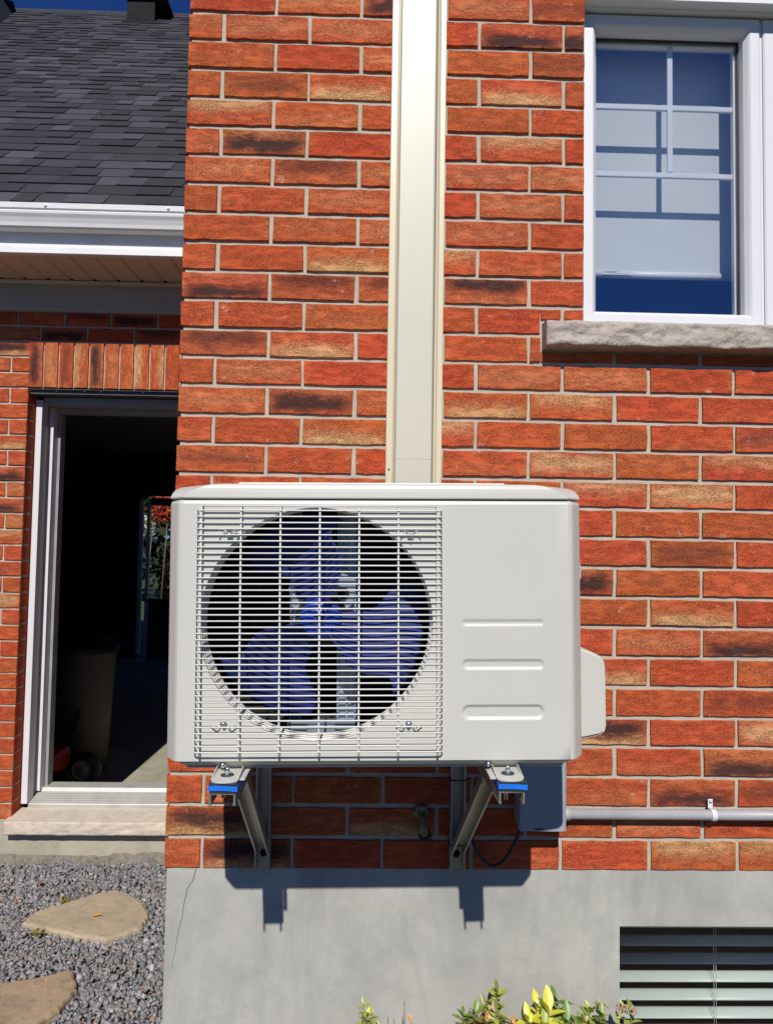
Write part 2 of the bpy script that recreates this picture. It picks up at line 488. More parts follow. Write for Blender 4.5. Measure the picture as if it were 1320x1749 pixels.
M['garage_floor'] = mat('garage concrete floor', (0.40, 0.37, 0.30), (0.30, 0.27, 0.21), 6, 0.85, bump=0.3, bscale=40)
M['blind'] = mat('pale roller fabric', (0.66, 0.68, 0.66), (0.62, 0.64, 0.62), 5, 0.85, bump=0.2, bscale=900, bdist=0.0005)
M['blind_rail'] = mat('white blind rail', (0.80, 0.80, 0.80), rough=0.35)
M['slat'] = mat('white blind slat', (0.80, 0.80, 0.78), (0.76, 0.76, 0.74), 6, 0.4)
M['ink'] = mat('dark print', (0.05, 0.05, 0.05), rough=0.7)
M['black_metal'] = mat('black painted metal', (0.012, 0.013, 0.014), (0.02, 0.02, 0.022), 12, 0.8, spec=0.15)
M['flashing'] = mat('grey flashing edge', (0.45, 0.47, 0.5), rough=0.4, metal=0.5)
M['glass'] = glass_material('window glass', (0.90, 0.93, 0.95), 1.0, 2.15)
M['glass_green'] = glass_material('cellar glass', (0.74, 0.80, 0.775), 0.9, 1.6)
M['glass_clear'] = glass_material('clear glass', (0.9, 0.92, 0.92), 1.0, 1.45)
M['gravel'] = gravel_material()
M['soil'] = mat('dark soil', (0.045, 0.036, 0.028), (0.075, 0.062, 0.05), 30, 0.95, bump=0.8, bscale=60, bdist=0.01)
M['lawn'] = mat('lawn', (0.035, 0.05, 0.018), (0.055, 0.06, 0.025), 6, 0.95, bump=0.8, bscale=30, bdist=0.02)
def leafmat(n, a, b):
    t = NT(n)
    oi = t.n('ShaderNodeObjectInfo')
    vv = t.coord(); q = t.noise(vv, 90, 3)
    t.l(t.mix(t.math('ADD', t.math('MULTIPLY', oi.outputs['Random'], 0.7), t.math('MULTIPLY', q, 0.4), clamp=True), a, b), t.b.inputs['Base Color'])
    t.b.inputs['Roughness'].default_value = 0.42
    t.b.inputs['Subsurface Weight'].default_value = 0.0
    return t.m
M['leaf_green'] = leafmat('green leaf', (0.085, 0.17, 0.022), (0.17, 0.24, 0.035))
M['leaf_olive'] = leafmat('olive leaf', (0.15, 0.17, 0.03), (0.27, 0.20, 0.04))
M['leaf_yellow'] = leafmat('yellow leaf', (0.62, 0.55, 0.03), (0.52, 0.56, 0.06))
M['leaf_lime'] = leafmat('lime leaf', (0.33, 0.36, 0.06), (0.24, 0.30, 0.05))
M['leaf_rust'] = leafmat('rust leaf', (0.42, 0.14, 0.04), (0.55, 0.30, 0.05))
M['twig'] = mat('brown twig', (0.16, 0.10, 0.06), (0.24, 0.17, 0.11), 60, 0.85)
M['flower'] = mat('faded flower head', (0.50, 0.36, 0.22), (0.36, 0.22, 0.12), 200, 0.9)
M['red_leaf'] = mat('red foliage', (0.50, 0.04, 0.03), (0.45, 0.16, 0.03), 5, 0.7)
M['pale_leaf'] = mat('pale foliage', (0.60, 0.58, 0.50), (0.30, 0.34, 0.18), 5, 0.7)
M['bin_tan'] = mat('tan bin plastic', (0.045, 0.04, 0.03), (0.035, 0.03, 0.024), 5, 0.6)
M['red_paint'] = mat('red deck paint', (0.35, 0.02, 0.015), rough=0.4)
M['wheel_grey'] = mat('wheel grey plastic', (0.22, 0.21, 0.19), rough=0.6)

# ------------------------------------------------------------------ ground
GZ = -0.628
gd = MB()
gd.add([(-80, -80, GZ-0.03), (80, -80, GZ-0.03), (80, 80, GZ-0.03), (-80, 80, GZ-0.03)], [(0, 1, 2, 3)])
tag(gd.obj('ground', M['lawn'], fix=False), kind='structure')
pb = MB()
pb.box(-2.6, -0.0, -0.9, 1.46, GZ-0.024, GZ-0.004)
tag(pb.obj('gravel_bed', M['soil']), kind='structure')
pb = MB()
pb.box(0.004, 3.2, -0.75, 0.003, GZ-0.02, GZ)
tag(pb.obj('planting_bed', M['soil']), kind='structure')

# ------------------------------------------------------------------ brick meshes
def brick_mesh(wd, ht, dp, seed, half=False):
    """front at y=0, centre at origin; slightly ragged rounded rim"""
    rnd = random.Random(seed)
    nx = max(2, int(round(wd/0.024))); nz = 2
    per = []
    for i in range(nx): per.append((-wd/2+wd*i/nx, -ht/2))
    for i in range(nz): per.append((wd/2, -ht/2+ht*i/nz))
    for i in range(nx): per.append((wd/2-wd*i/nx, ht/2))
    for i in range(nz): per.append((-wd/2, ht/2-ht*i/nz))
    j = 0.0011
    per = [(x+rnd.uniform(-j, j), z+rnd.uniform(-j, j)) for x, z in per]
    n = len(per)
    def sh(p, k):
        x, z = p
        return (x-math.copysign(k, x) if abs(abs(x)-wd/2) < 0.002 else x, z-math.copysign(k, z) if abs(abs(z)-ht/2) < 0.002 else z)
    v = []
    r0 = [sh(p, 0.0012) for p in per]; r1 = [sh(p, 0.0003) for p in per]
    v += [(x, rnd.uniform(-0.0004, 0.0004), z) for x, z in r0]
    v += [(x, 0.0010, z) for x, z in r1]
    v += [(x, 0.004, z) for x, z in per]
    v += [(x, dp, z) for x, z in per]
    f = [tuple(range(n))]
    for k in range(3):
        f += [(k*n+i, k*n+(i+1) % n, (k+1)*n+(i+1) % n, (k+1)*n+i) for i in range(n)]
    return v, f

_bc = {}
def get_brick(wd, ht, dp=0.03, m='brick'):
    full = abs(wd-0.1918) < 0.003 and abs(ht-0.0580) < 0.0022
    if full: key = ('full', random.randrange(8), round(dp, 3), m); wd, ht = 0.1918, 0.0578
    else: key = (round(wd, 3), round(ht, 3), round(dp, 3), m)
    if key not in _bc:
        v, f = brick_mesh(wd, ht, dp, hash(str(key)) % 9999 if not full else key[1])
        b = MB(); b.add(v, f)
        me = b.mesh('brick', M[m])
        for p in me.polygons: p.use_smooth = False
        _bc[key] = me
    return _bc[key]

def kind_color(code):
    """(tan, dark, tan place 0..1, dark place 0..1)"""
    r = random.random
    tab = {'r': (0.0, 0.0, .5, .5), 'c': (0.42, 0.0, .52, .5), 't': (1.25, 0.0, .15, .5), 'u': (1.0, 0.0, .85, .5),
           'T': (1.35, 0.0, .55, .5), 'D': (0.35, 1.35, .95, .42), 'd': (0.2, 1.3, .9, .22), 'e': (0.15, 0.85, .2, .74),
           'E': (0.3, 1.35, .1, .78), 'M': (1.25, 1.3, .08, .62), 'p': (0.0, 0.55, .5, .5)}
    a = tab[code]
    return (a[0]*(0.85+0.3*r()) if a[0] else (0.22*r() if r() < 0.4 else 0), a[1]*(0.85+0.25*r()), a[2] if a[0] else r(), a[3])

# ------------------------------------------------------------------ main house
zr = [1.9593, 1.8919, 1.8233, 1.7533, 1.685, 1.6165, 1.5495, 1.4803, 1.4114, 1.3441, 1.2771, 1.2098, 1.1441, 1.0788, 1.0103,
      0.9446, 0.8761, 0.8109, 0.7443, 0.6774, 0.6086, 0.5418, 0.4739, 0.406, 0.3378, 0.2725, 0.2054, 0.1378, 0.0678, 0.0]
types = {
 0: 'rcDcpr', 1: 'rccrdd', 2: 'rrcrpr', 3: 'rptrtr', 4: 'urrrrr', 5: 'rDrrur', 6: 'cecccr', 7: 'rrcrcr', 8: 'rrccrr', 9: 'rrturr',
 10: 'deeErr', 11: 'rrrrrr', 12: 'etrrrrr', 13: 'rcrrccrr'.replace('c', 'c'), 14: 'cDrturr', 15: 'rrturrrp', 16: 'prrrTru',
 17: 'rrrrruTr', 18: 'rrrrrrr', 19: 'rrrrrrpr', 20: 'rrrrDrr', 21: 'rrrrrrtr', 22: 'rrcrrcd', 23: 'rrrrrtrr', 24: 'rrrrrrp',
 25: 'rrrrrMrT', 26: 'rrrrrrd', 27: 'rrrrrrdp', 28: 'MrtrrcrN'.replace('N', 'r'), 29: 'rMrrrruu'}
house = empty('brick_house', (0, 0, 0))
tag(house, 'red brick house wall on a grey foundation, behind the outdoor unit', 'house')
WIN_X0, WIN_X1, WIN_Z0, WIN_Z1 = 0.929, 1.80, 1.240, 2.45
SILL_X0, SILL_Z0, SILL_Z1 = 0.834, 1.176, 1.244
HX1, HZ1 = 2.45, 2.75
mw = MB()
MY = 0.0055
# mortar sheet with window opening, and back-up thickness
def wall_box(mb, x0, x1, z0, z1, y0=MY, y1=0.10): mb.box(x0, x1, y0, y1, z0, z1)
wall_box(mw, 0.006, WIN_X0, 0.0, HZ1)
wall_box(mw, WIN_X0, WIN_X1, 0.0, SILL_Z0)
wall_box(mw, WIN_X0, WIN_X1, WIN_Z1, HZ1)
wall_box(mw, WIN_X1, HX1, 0.0, HZ1)
mw.box(0.006, 0.10, 0.10, 5.6, 0.0, HZ1)       # return wall beside the garage
mw.box(0.006, 0.10, 1.0, 5.6, HZ1, 6.2)
wall = mw.obj('wall', M['mortar'], house)

rows = []
up = [1.9593+0.068*(k+1) for k in range(11)]
allz = list(reversed(up))+zr        # bottoms from top to bottom
first = len(up)
main_bricks = []; extra = MB()
n_main = 0
for i, zb in enumerate(allz):
    ri = i-first                      # row index of the photograph
    zt = allz[i-1] if i > 0 else zb+0.068
    z0, z1 = zb+(0.0049 if ri < 29 else 0.001), zt-0.0049
    odd = (ri % 2) != 0
    joints = [0.0]+([0.08+0.2*k for k in range(13)] if odd else [0.2013+0.2*k for k in range(13)])
    for k in range(len(joints)-1):
        x0 = joints[k]+(0.0041 if k else 0.0); x1 = joints[k+1]-0.0041
        x0 += random.uniform(-0.0012, 0.0012) if k else 0; x1 += random.uniform(-0.0012, 0.0012)
        if x0 > HX1-0.05: continue
        x1 = min(x1, HX1)
        parts = [(x0, x1, z0, z1)]
        if z1 > SILL_Z1-0.002 and z0 < WIN_Z1:                   # beside the window
            if x0 < WIN_X0 < x1: parts = [(x0, WIN_X0-0.001, z0, z1)]
            elif x0 >= WIN_X0 and x1 <= WIN_X1: parts = []
            elif x0 < WIN_X1 < x1: parts = [(WIN_X1+0.001, x1, z0, z1)]
        out = []
        for (a, b, c, d) in parts:                              # cut round the sill stone
            if d > SILL_Z0 and c < SILL_Z1 and b > SILL_X0-0.006:
                if c < SILL_Z0-0.012 and d < SILL_Z1:
                    if a < SILL_X0: out.append((a, SILL_X0-0.007, c, d))
                    if max(a, SILL_X0-0.005) < b-0.01: out.append((max(a, SILL_X0-0.005), b, c, SILL_Z0-0.004))
                else:
                    if a < SILL_X0-0.02: out.append((a, SILL_X0-0.007, c, d))
                    if d > SILL_Z1+0.01 and a < WIN_X0: out.append((max(a, SILL_X0-0.005), b, SILL_Z1+0.004, d))
            else: out.append((a, b, c, d))
        for (a, b, c, d) in out:
            if b-a < 0.012 or d-c < 0.008: continue
            code = 'r'
            if ri in types and k < len(types[ri]): code = types[ri][k]
            elif ri < 0 or k >= 7: code = random.choice('rrrrrcctuDepr')
            inview = -2 <= ri <= 29 and a < 1.42
            yo = random.uniform(-0.0012, 0.0010)
            if inview and n_main < 299:
                o = inst('brick', get_brick(b-a, d-c), wall, ((a+b)/2, yo, (c+d)/2), (0, random.uniform(-.002, .002), 0), kind_color(code))
                n_main += 1
            else:
                v, f = brick_mesh(b-a, d-c, 0.02, random.randrange(9999))
                extra.add([(x+(a+b)/2, y+yo, z+(c+d)/2) for x, y, z in v], f)
# side return bricks (face looks to -x)
zz = 0.0; r_ = 0
while zz < 6.0:
    yy = 0.002 if r_ % 2 else -0.116+0.0
    while yy < 5.5:
        a = max(yy, 0.024); b = yy+0.191
        if not (zz < 2.0 and yy > 1.5) and not (zz > HZ1 and yy < 1.0) and b-a > 0.02:
            v, f = brick_mesh(b-a, 0.0565, 0.014, random.randrange(9999))
            extra.add([(y-0.0005, -x+(a+b)/2, z+zz+0.034) for x, y, z in v], f)
        yy += 0.2
    zz += 0.0676; r_ += 1
xo = extra.obj('brickwork', M['brick_far'], wall)
xo['kind'] = 'stuff'

# foundation
fb = MB()
FX = 0.005; FY = 0.0045
CX0, CX1, CZ1, CZ0 = 1.014, 1.95, -0.124, -0.56
fb.box(FX, CX0, FY, 0.22, -0.9, -0.0005)
fb.box(CX0, CX1, FY, 0.22, CZ1, -0.0005)
fb.box(CX0, CX1, FY, 0.22, -0.9, CZ0)
fb.box(CX1, HX1, FY, 0.22, -0.9, -0.0005)
fb.box(FX, 0.2, 0.22, 5.6, -0.9, -0.0005)
found = fb.obj('foundation', M['parge'], house)
# hairline crack
ck = MB()
pts = [(0.070, -0.003), (0.062, -0.03), (0.052, -0.045), (0.045, -0.075), (0.043, -0.10), (0.037, -0.125), (0.033, -0.15), (0.029, -0.17), (0.025, -0.195), (0.021, -0.225)]
pp = []
rc = random.Random(3)
for a, b in zip(pts[:-1], pts[1:]):
    for q in range(4):
        pp.append((a[0]+(b[0]-a[0])*q/4+rc.uniform(-.0012, .0012), a[1]+(b[1]-a[1])*q/4))
n = len(pp)
vsx = []
for i, (x, z) in enumerate(pp):
    wd = 0.0006*(1-i/n)+0.0002
    vsx += [(x-wd, FY-0.0008, z), (x+wd, FY-0.0008, z)]
ck.add(vsx, [(2*i, 2*i+1, 2*i+3, 2*i+2) for i in range(n-1)])
ck.obj('crack', M['crack'], found, fix=False)

# limestone sill with rock face
def rock_front(x0, x1, z0, z1, y, depth, nx, nz, seed, amp, top_depth, end_mold=0.0):
    rnd = random.Random(seed)
    mb = MB()
    from mathutils import noise as mn
    vs_, fs = [], []
    for j in range(nz+1):
        for i in range(nx+1):
            x = x0+(x1-x0)*i/nx; z = z0+(z1-z0)*j/nz
            e = min(1, min(i, nx-i)/1.5)*min(1, min(j, nz-j)/1.2)
            h = mn.fractal(Vector((x*14, seed, z*26)), 0.8, 2.0, 5)*amp+mn.ridged_multi_fractal(Vector((x*9+seed, 3.1, z*16)), 0.9, 2.1, 4, 1, 2)*amp*0.35
            vs_.append((x, y-h*e-(amp*0.25*e), z+(mn.noise(Vector((x*25, seed, j)))*0.002 if j in (0, nz) else 0)))
    for j in range(nz):
        for i in range(nx):
            a = j*(nx+1)+i
            fs.append((a, a+1, a+nx+2, a+nx+1))
    mb.add(vs_, fs, smooth=True)
    yb = y+depth
    top = [vs_[nz*(nx+1)+i] for i in range(nx+1)]; bot = [vs_[i] for i in range(nx+1)]
    mb.add(top+[(p[0], yb, z1+top_depth) for p in top], [(i, i+1, nx+2+i, nx+1+i) for i in range(nx)])
    mb.add(bot+[(p[0], yb, z0) for p in bot], [(i, nx+1+i, nx+2+i, i+1) for i in range(nx)])
    for i in (0, nx):
        lt = [vs_[j*(nx+1)+i] for j in range(nz+1)]
        mb.add(lt+[(lt[-1][0], yb, z1+top_depth), (lt[0][0], yb, z0)], [tuple(range(nz+3))])
    return mb
rock_front(SILL_X0-0.002, 1.92, SILL_Z0, SILL_Z1-0.010, -0.040, 0.10, 170, 14, 4.0, 0.0075, 0.009).obj('window_sill', M['limestone'], house)['label'] = 'rock-faced limestone window sill'

# window head capping
cp = MB()
cp.prism_x([(0.03, 2.003), (0.004, 2.003), (0.002, 2.007), (-0.020, 2.009), (-0.022, 2.004), (-0.027, 2.004), (-0.028, 2.10), (-0.004, 2.11), (-0.004, 2.44), (0.03, 2.44)], WIN_X0+0.001, WIN_X1-0.001)
cp.obj('head_capping', M['white_alu'], house)

def window(x0, x1, z0, z1, named, grid=True):
    wn = empty(named); wn.parent = house
    fr = MB()
    y = 0.020
    fr.ring(x0, x1, z0, z1, [(0.0, 0.09), (0.0, y), (0.003, y-0.003), (0.024, y-0.003), (0.028, y+0.001), (0.0345, y+0.012), (0.036, y+0.034), (0.036, 0.09)])
    fo = fr.obj('window_frame', M['white_vinyl'], wn)
    gk = MB()
    gk.ring(x0+0.0365, x1-0.0365, z0+0.0365, z1-0.0365, [(0.0, 0.052), (0.0, 0.050), (0.0025, 0.050), (0.0025, 0.056)])
    gk.obj('gasket', M['black_plastic'], wn)
    sp = MB()
    sp.ring(x0+0.037, x1-0.037, z0+0.037, z1-0.037, [(0.0015, 0.062), (0.004, 0.060), (0.0075, 0.060), (0.0075, 0.072)])
    sp.obj('spacer_bar', M['white_alu'], wn)
    pn = MB()
    pn.add([(x0+0.036, 0.056, z0+0.036), (x1-0.036, 0.056, z0+0.036), (x1-0.036, 0.056, z1-0.036), (x0+0.036, 0.056, z1-0.036)], [(0, 1, 2, 3)])
    pn.obj('pane', M['glass'], wn, fix=False)
    if grid:
        xm = 1.158; w2 = 0.0068
        for zb in (1.801, 1.632):
            b = MB(); b.box(x0+0.0445, x1-0.0445, 0.0605, 0.068, zb-w2, zb+w2, b=0.0022); b.obj('muntin', M['white_alu'], wn)
        b = MB(); b.box(xm-w2, xm+w2, 0.0600, 0.0675, 1.639, z1-0.045, b=0.0022); b.obj('muntin', M['white_alu'], wn)
    return wn
window(0.930, 1.358, 1.2455, 2.000, 'window')
window(1.366, 1.797, 1.2455, 2.000, 'window', False)
mu = MB(); mu.box(1.3585, 1.3655, 0.024, 0.10, 1.246, 2.0); mu.obj('mullion', M['white_vinyl'], house)
# dim room behind the window
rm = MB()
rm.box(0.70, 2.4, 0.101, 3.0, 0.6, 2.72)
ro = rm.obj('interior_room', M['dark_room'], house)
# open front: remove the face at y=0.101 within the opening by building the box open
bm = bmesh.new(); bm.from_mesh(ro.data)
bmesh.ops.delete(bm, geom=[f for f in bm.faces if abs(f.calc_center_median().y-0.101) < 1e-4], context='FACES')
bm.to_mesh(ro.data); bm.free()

# roller blind (hangs inside the window)
rb = empty('roller_blind', (1.175, 0.137, 1.412))
tag(rb, 'pale roller blind hanging three quarters down behind the white window', 'blind')
b = MB(); b.box(-0.185, 0.20, -0.0006, 0.0006, 0.008, 0.60); b.obj('fabric', M['blind'], rb)
b = MB(); b.tube([(-0.19, 0, 0), (0.20, 0, 0)], 0.0095, 14); b.obj('bottom_rail', M['blind_rail'], rb)
b = MB(); b.tube([(-0.175, 0.01, 0.63), (0.205, 0.01, 0.63)], 0.02, 14); b.obj('roller', M['blind_rail'], rb)
lab = MB(); lab.box(-0.163, -0.088, -0.0103, -0.0093, -0.004, 0.006, b=0.0003); lo_ = lab.obj('sticker', M['slat'], rb)
def text_mesh(txt, size, m, parent, loc, name='lettering', rotx=PI/2):
    cu = bpy.data.curves.new(name, 'FONT'); cu.body = txt; cu.size = size; cu.extrude = 0.0001
    to = bpy.data.objects.new(name, cu); COL.objects.link(to)
    dg = bpy.context.evaluated_depsgraph_get(); dg.update()
    me = bpy.data.meshes.new_from_object(to.evaluated_get(dg)); me.materials.clear(); me.materials.append(m)
    bpy.data.objects.remove(to)
    o = bpy.data.objects.new(name, me); o.location = loc; o.rotation_euler = (rotx, 0, 0)
    return link(o, parent)
text_mesh('\u2022 /VXXXV', 0.0085, M['ink'], lo_, (-0.162, -0.0108, -0.0005))
text_mesh('\u2022 - -- --- ---', 0.004, M['ink'], lo_, (-0.130, -0.0108, 0.003))
text_mesh('--- ---- ---- -- -----', 0.004, M['ink'], lo_, (-0.127, -0.0108, -0.002))

# cellar window
cw = empty('cellar_window'); cw.parent = house
fr = MB(); fr.ring(CX0+0.001, CX1, CZ0, CZ1-0.001, [(0.0, 0.20), (0.0, 0.028), (0.0045, 0.028), (0.0062, 0.072), (0.012, 0.072), (0.014, 0.09), (0.014, 0.20)])
fr.obj('window_frame', M['white_vinyl'], cw)
pn = MB(); pn.add([(CX0+0.01, 0.10, CZ0), (CX1, 0.10, CZ0), (CX1, 0.10, CZ1), (CX0+0.01, 0.10, CZ1)], [(0, 1, 2, 3)])
pn.obj('pane', M['glass_green'], cw, fix=False)
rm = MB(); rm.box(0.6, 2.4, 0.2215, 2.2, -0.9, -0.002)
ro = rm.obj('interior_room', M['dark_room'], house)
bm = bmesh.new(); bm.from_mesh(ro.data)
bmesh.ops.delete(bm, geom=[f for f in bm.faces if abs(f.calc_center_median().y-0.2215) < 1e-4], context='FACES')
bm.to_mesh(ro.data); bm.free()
vb = empty('venetian_blind', (1.03, 0.285, CZ1))
tag(vb, 'white venetian blind with wide tilted slats inside the cellar window', 'blind')
sm = MB()
prof = []
ns = 6
for i in range(ns+1):
    s_ = i/ns-0.5
    prof.append((s_*0.027, -s_*-0.014+0.003*(1-4*s_*s_)))
prof2 = [(y, z-0.0016) for y, z in reversed(prof)]
sm.prism_x(prof+prof2, -0.005, 0.90, smooth=True)
slat_me = sm.mesh('slat', M['slat'])
for k in range(12):
    inst('slat', slat_me, vb, (0.004, 0, -0.030-0.0460*k-0.012))
hr = MB(); hr.box(0, 0.90, -0.02, 0.02, -0.022, -0.001, b=0.002); hr.obj('head_rail', M['slat'], vb)
for x in (0.045, 0.322, 0.62):
    for dx in (0, 0.006):
        cdm = MB(); cdm.tube([(x+dx, -0.021, -0.01), (x+dx, -0.022, -0.50)], 0.0007, 5); cdm.obj('cord', M['slat'], vb)

# ------------------------------------------------------------------ garage wing
gar = empty('garage', (0, 0, 0))
tag(gar, 'brick garage with dark shingle roof and open doorway, left of the outdoor unit', 'garage')
GY = 1.45
D_X0, D_X1 = -1.037, -0.13          # masonry opening
D_Z0, D_Z1 = -0.440, 1.373
g = MB()
gy0, gy1 = GY+0.0065, GY+0.09
g.box(-3.6, D_X0-0.004, gy0, gy1, -0.449, 1.80)
g.box(D_X0-0.004, 0.004, gy0, gy1, D_Z1+0.004, 1.80)
g.box(D_X1+0.004, 0.004, gy0, gy1, -0.449, D_Z1+0.004)
gw = g.obj('wall', M['mortar'], gar)
gex = MB()
GT = {0: 'M', 2: 'r', 4: 'r', 6: 't', 8: 'd', 10: 'd', 12: 'u', 14: 'p', 16: 'T', 18: 'r', 20: 'r'}
def gbrick(a, b, c, d, code, view):
    if b-a < 0.012: return
    if view:
        inst('brick', get_brick(b-a, d-c), gw, ((a+b)/2, GY+random.uniform(-.001, .001), (c+d)/2), None, kind_color(code))
    else:
        v, f = brick_mesh(b-a, d-c, 0.02, random.randrange(9999))
        gex.add([(x+(a+b)/2, y+GY, z+(c+d)/2) for x, y, z in v], f)
for k in range(30):
    zt = 1.574-0.0676*k+0.002; zb = zt-0.0676
    z0, z1 = zb+0.004, zt-0.0045
    xe = D_X0-0.001
    if k % 2 == 0: js = [xe, xe-0.191]
    else: js = [xe, xe-0.073]
    gbrick(js[1], js[0], z0, z1, GT.get(k, random.choice('rrrrcp')) if k % 2 == 0 else random.choice('rrrrc'), True)
    x = js[1]-0.009
    while x > -3.4:
        gbrick(x-0.191, x, z0, z1, random.choice('rrrrctuDp'), x > -1.45)
        x -= 0.2
    if zt < D_Z1+0.01 and D_X1 < -0.03:
        gbrick(D_X1+0.001, 0.0, z0, z1, 'r', False)
for k in range(3):                         # shaded courses over the soldiers
    zb = 1.578+0.0676*k
    x = -0.60+(0.1 if k % 2 else 0.0)+0.6
    while x > -3.4:
        gbrick(max(x-0.191, -3.4), min(x, 0.0), zb+0.004, zb+0.0605, random.choice('rrDpec'), x > -1.5 and k < 3)
        x -= 0.2
sold = 'DcpuDcrtur'
x = -1.039
k = 0
while x < -0.03:
    code = sold[k] if k < len(sold) else 'r'
    sb = get_brick(0.196, 0.0565)
    o = inst('soldier_brick', sb, gw, (x+0.031, GY-0.003, 1.4745), (0, PI/2 if k != 3 else -PI/2, 0), kind_color(code))
    x += 0.0648; k += 1
# the reveal of the door opening (left jamb returns)
for k in range(27):
    zt = 1.574-0.0676*k+0.002-0.0676*3
    v, f = brick_mesh(0.085, 0.058, 0.012, k)
    gex.add([(-y+D_X0-0.0005, x+GY+0.048, z+zt-0.034) for x, y, z in v], f)
gx = gex.obj('brickwork', M['brick_far'], gw); gx['kind'] = 'stuff'

# lintel, door frame
b = MB(); b.box(D_X0+0.001, D_X1, GY+0.018, GY+0.10, 1.352, 1.3725); b.box(D_X0+0.001, D_X1, GY+0.004, GY+0.10, 1.3685, 1.3735)
b.obj('lintel', M['dark_steel'], gar)
b = MB()
for x in (-0.92, -0.80, -0.73, -0.55, -1.034):
    b.tube([(x, GY+0.010, 1.3665), (x, GY+0.010, 1.362)], [0.0022, 0.0012], 6)
o = b.obj('paint_drips', M['white_vinyl'], gar)
FL = -1.0365
df = empty('door_frame'); df.parent = gar
b = MB(); b.box(FL+0.003, FL+0.029, 1.522, 1.58, -0.412, 1.335, b=0.002); b.obj('brickmould', M['white_vinyl'], df)
b = MB(); b.box(FL-0.001, FL+0.004, 1.527, 1.535, -0.412, 1.34); b.obj('caulk', M['ivory'], df)
b = MB(); b.box(FL+0.006, FL+0.0235, 1.5805, 1.645, -0.40, 1.345); b.obj('jamb', M['door_shade_grey'], df)
b = MB(); b.box(FL+0.0238, FL+0.044, 1.606, 1.65, -0.385, 1.330, b=0.001); b.obj('door_stop', M['white_vinyl'], df)
b = MB(); b.box(FL+0.012, FL+0.058, 1.651, 1.70, -0.385, 1.33); b.obj('jamb', M['door_shade_grey'], df)
b = MB(); b.box(FL+0.028, D_X1, 1.532, 1.60, 1.318, 1.3505, b=0.002); b.obj('head_jamb', M['door_shade_grey'], df)
b = MB(); b.box(FL+0.028, D_X1, 1.601, 1.655, 1.316, 1.350); b.box(FL+0.047, D_X1, 1.62, 1.70, 1.302, 1.3155); b.obj('head_stop', M['door_shade_grey'], df)
b = MB(); b.box(D_X1-0.05, D_X1, 1.53, 1.70, -0.40, 1.316); b.obj('jamb', M['white_vinyl'], df)
# ribbed aluminium threshold
b = MB()
prof = [(1.535, -0.436), (1.535, -0.418)]
yy = 1.537
for i in range(5):
    prof += [(yy, -0.414+i*0.0045), (yy+0.009, -0.4125+i*0.0045), (yy+0.0095, -0.4165+i*0.0045), (yy+0.0145, -0.4145+i*0.0045)]
    yy += 0.0152
prof += [(1.622, -0.392), (1.632, -0.378), (1.70, -0.376), (1.70, -0.436)]
b.prism_x(prof, FL+0.0278, D_X1-0.002); b.obj('threshold', M['threshold'], gar)
# stone door step
rock_front(-1.048, -0.14, -0.4975, -0.444, 1.408, 0.13, 120, 10, 9.0, 0.0035, 0.012).obj('door_step', M['doorstone'], gar)['label'] = 'pale stone door step'
# foundation under it
b = MB()
b.box(-3.6, 0.004, GY+0.0015, GY+0.2, -0.95, -0.4495)
gf = b.obj('foundation', M['parge_tan'], gar)
# eroded toe of the parging
from mathutils import noise as mn
b = MB()
vs_, fs = [], []
NX, NZ = 150, 14
for j in range(NZ+1):
    for i in range(NX+1):
        x = -1.9+1.9*i/NX
        tz = -0.595+0.018*mn.noise(Vector((x*6, 0, 1)))+0.012*mn.noise(Vector((x*22, 0, 1)))+(0.012 if -0.62 < x < -0.35 else 0)
        t = j/NZ
        z = tz*(1-t)+(-0.66)*t
        y = GY+0.001-0.07*t**0.8-0.012*mn.fractal(Vector((x*30, z*40, 2)), 0.8, 2.0, 4)*min(1, j/2)
        vs_.append((x, y, z))
for j in range(NZ):
    for i in range(NX):
        a = j*(NX+1)+i; fs.append((a, a+1, a+NX+2, a+NX+1))
b.add(vs_, fs, smooth=False)
b.obj('footing', M['footing'], gar)

# eave
SZ = 1.842
b = MB(); b.box(-3.6, 0.0, GY-0.014, GY+0.02, 1.708, SZ-0.006, b=0.002); b.obj('frieze_board', M['frieze'], gar)
b = MB(); b.prism_x([(GY-0.022, 1.722), (GY-0.022, 1.716), (GY-0.014, 1.704), (GY+0.006, 1.702), (GY+0.006, 1.707), (GY-0.0145, 1.709), (GY-0.0145, 1.722)], -3.6, 0.0)
b.obj('frieze_trim', M['frieze'], gar)
b = MB(); b.box(-3.6, 0.0, 1.428, 1.4355, SZ-0.02, SZ-0.004); b.obj('channel_trim', M['soffit'], gar)
sp = MB()
# soffit panels run towards the wall, each with a groove at its edge
pw = 0.1
sp.prism_y([(0, 0), (0.006, 0.007), (0.012, 0.007), (0.018, 0), (pw-0.001, 0), (pw-0.001, 0.010), (0, 0.010)], 1.158, 1.434)
holes = MB()
sm_ = sp.mesh('soffit_panel', M['soffit'])
for k in range(9):
    for j in range(13):
        holes.lathe_z([(0.0013, -0.0004), (0.0013, -0.0002)], 0.024+k*0.0085, 1.175+j*0.0195, n=5, smooth=False, cap0=True)
hm = holes.mesh('perforation', M['black_plastic'], fix=False)
so = empty('soffit'); so.parent = gar
for k in range(34):
    p_ = inst('soffit_panel', sm_, so, (-3.4+pw*k+0.03, 0, SZ))
    if -1.7 < -3.4+pw*k < -0.1:
        pass
hs = MB()
for k in range(17, 34):
    for (q, f) in ((holes.v, holes.f),):
        hs.add([(x-3.4+pw*k+0.03, y, z+SZ) for x, y, z in q], f)
ho = hs.obj('perforation', M['black_plastic'], so, fix=False); ho['kind'] = 'stuff'
b = MB()
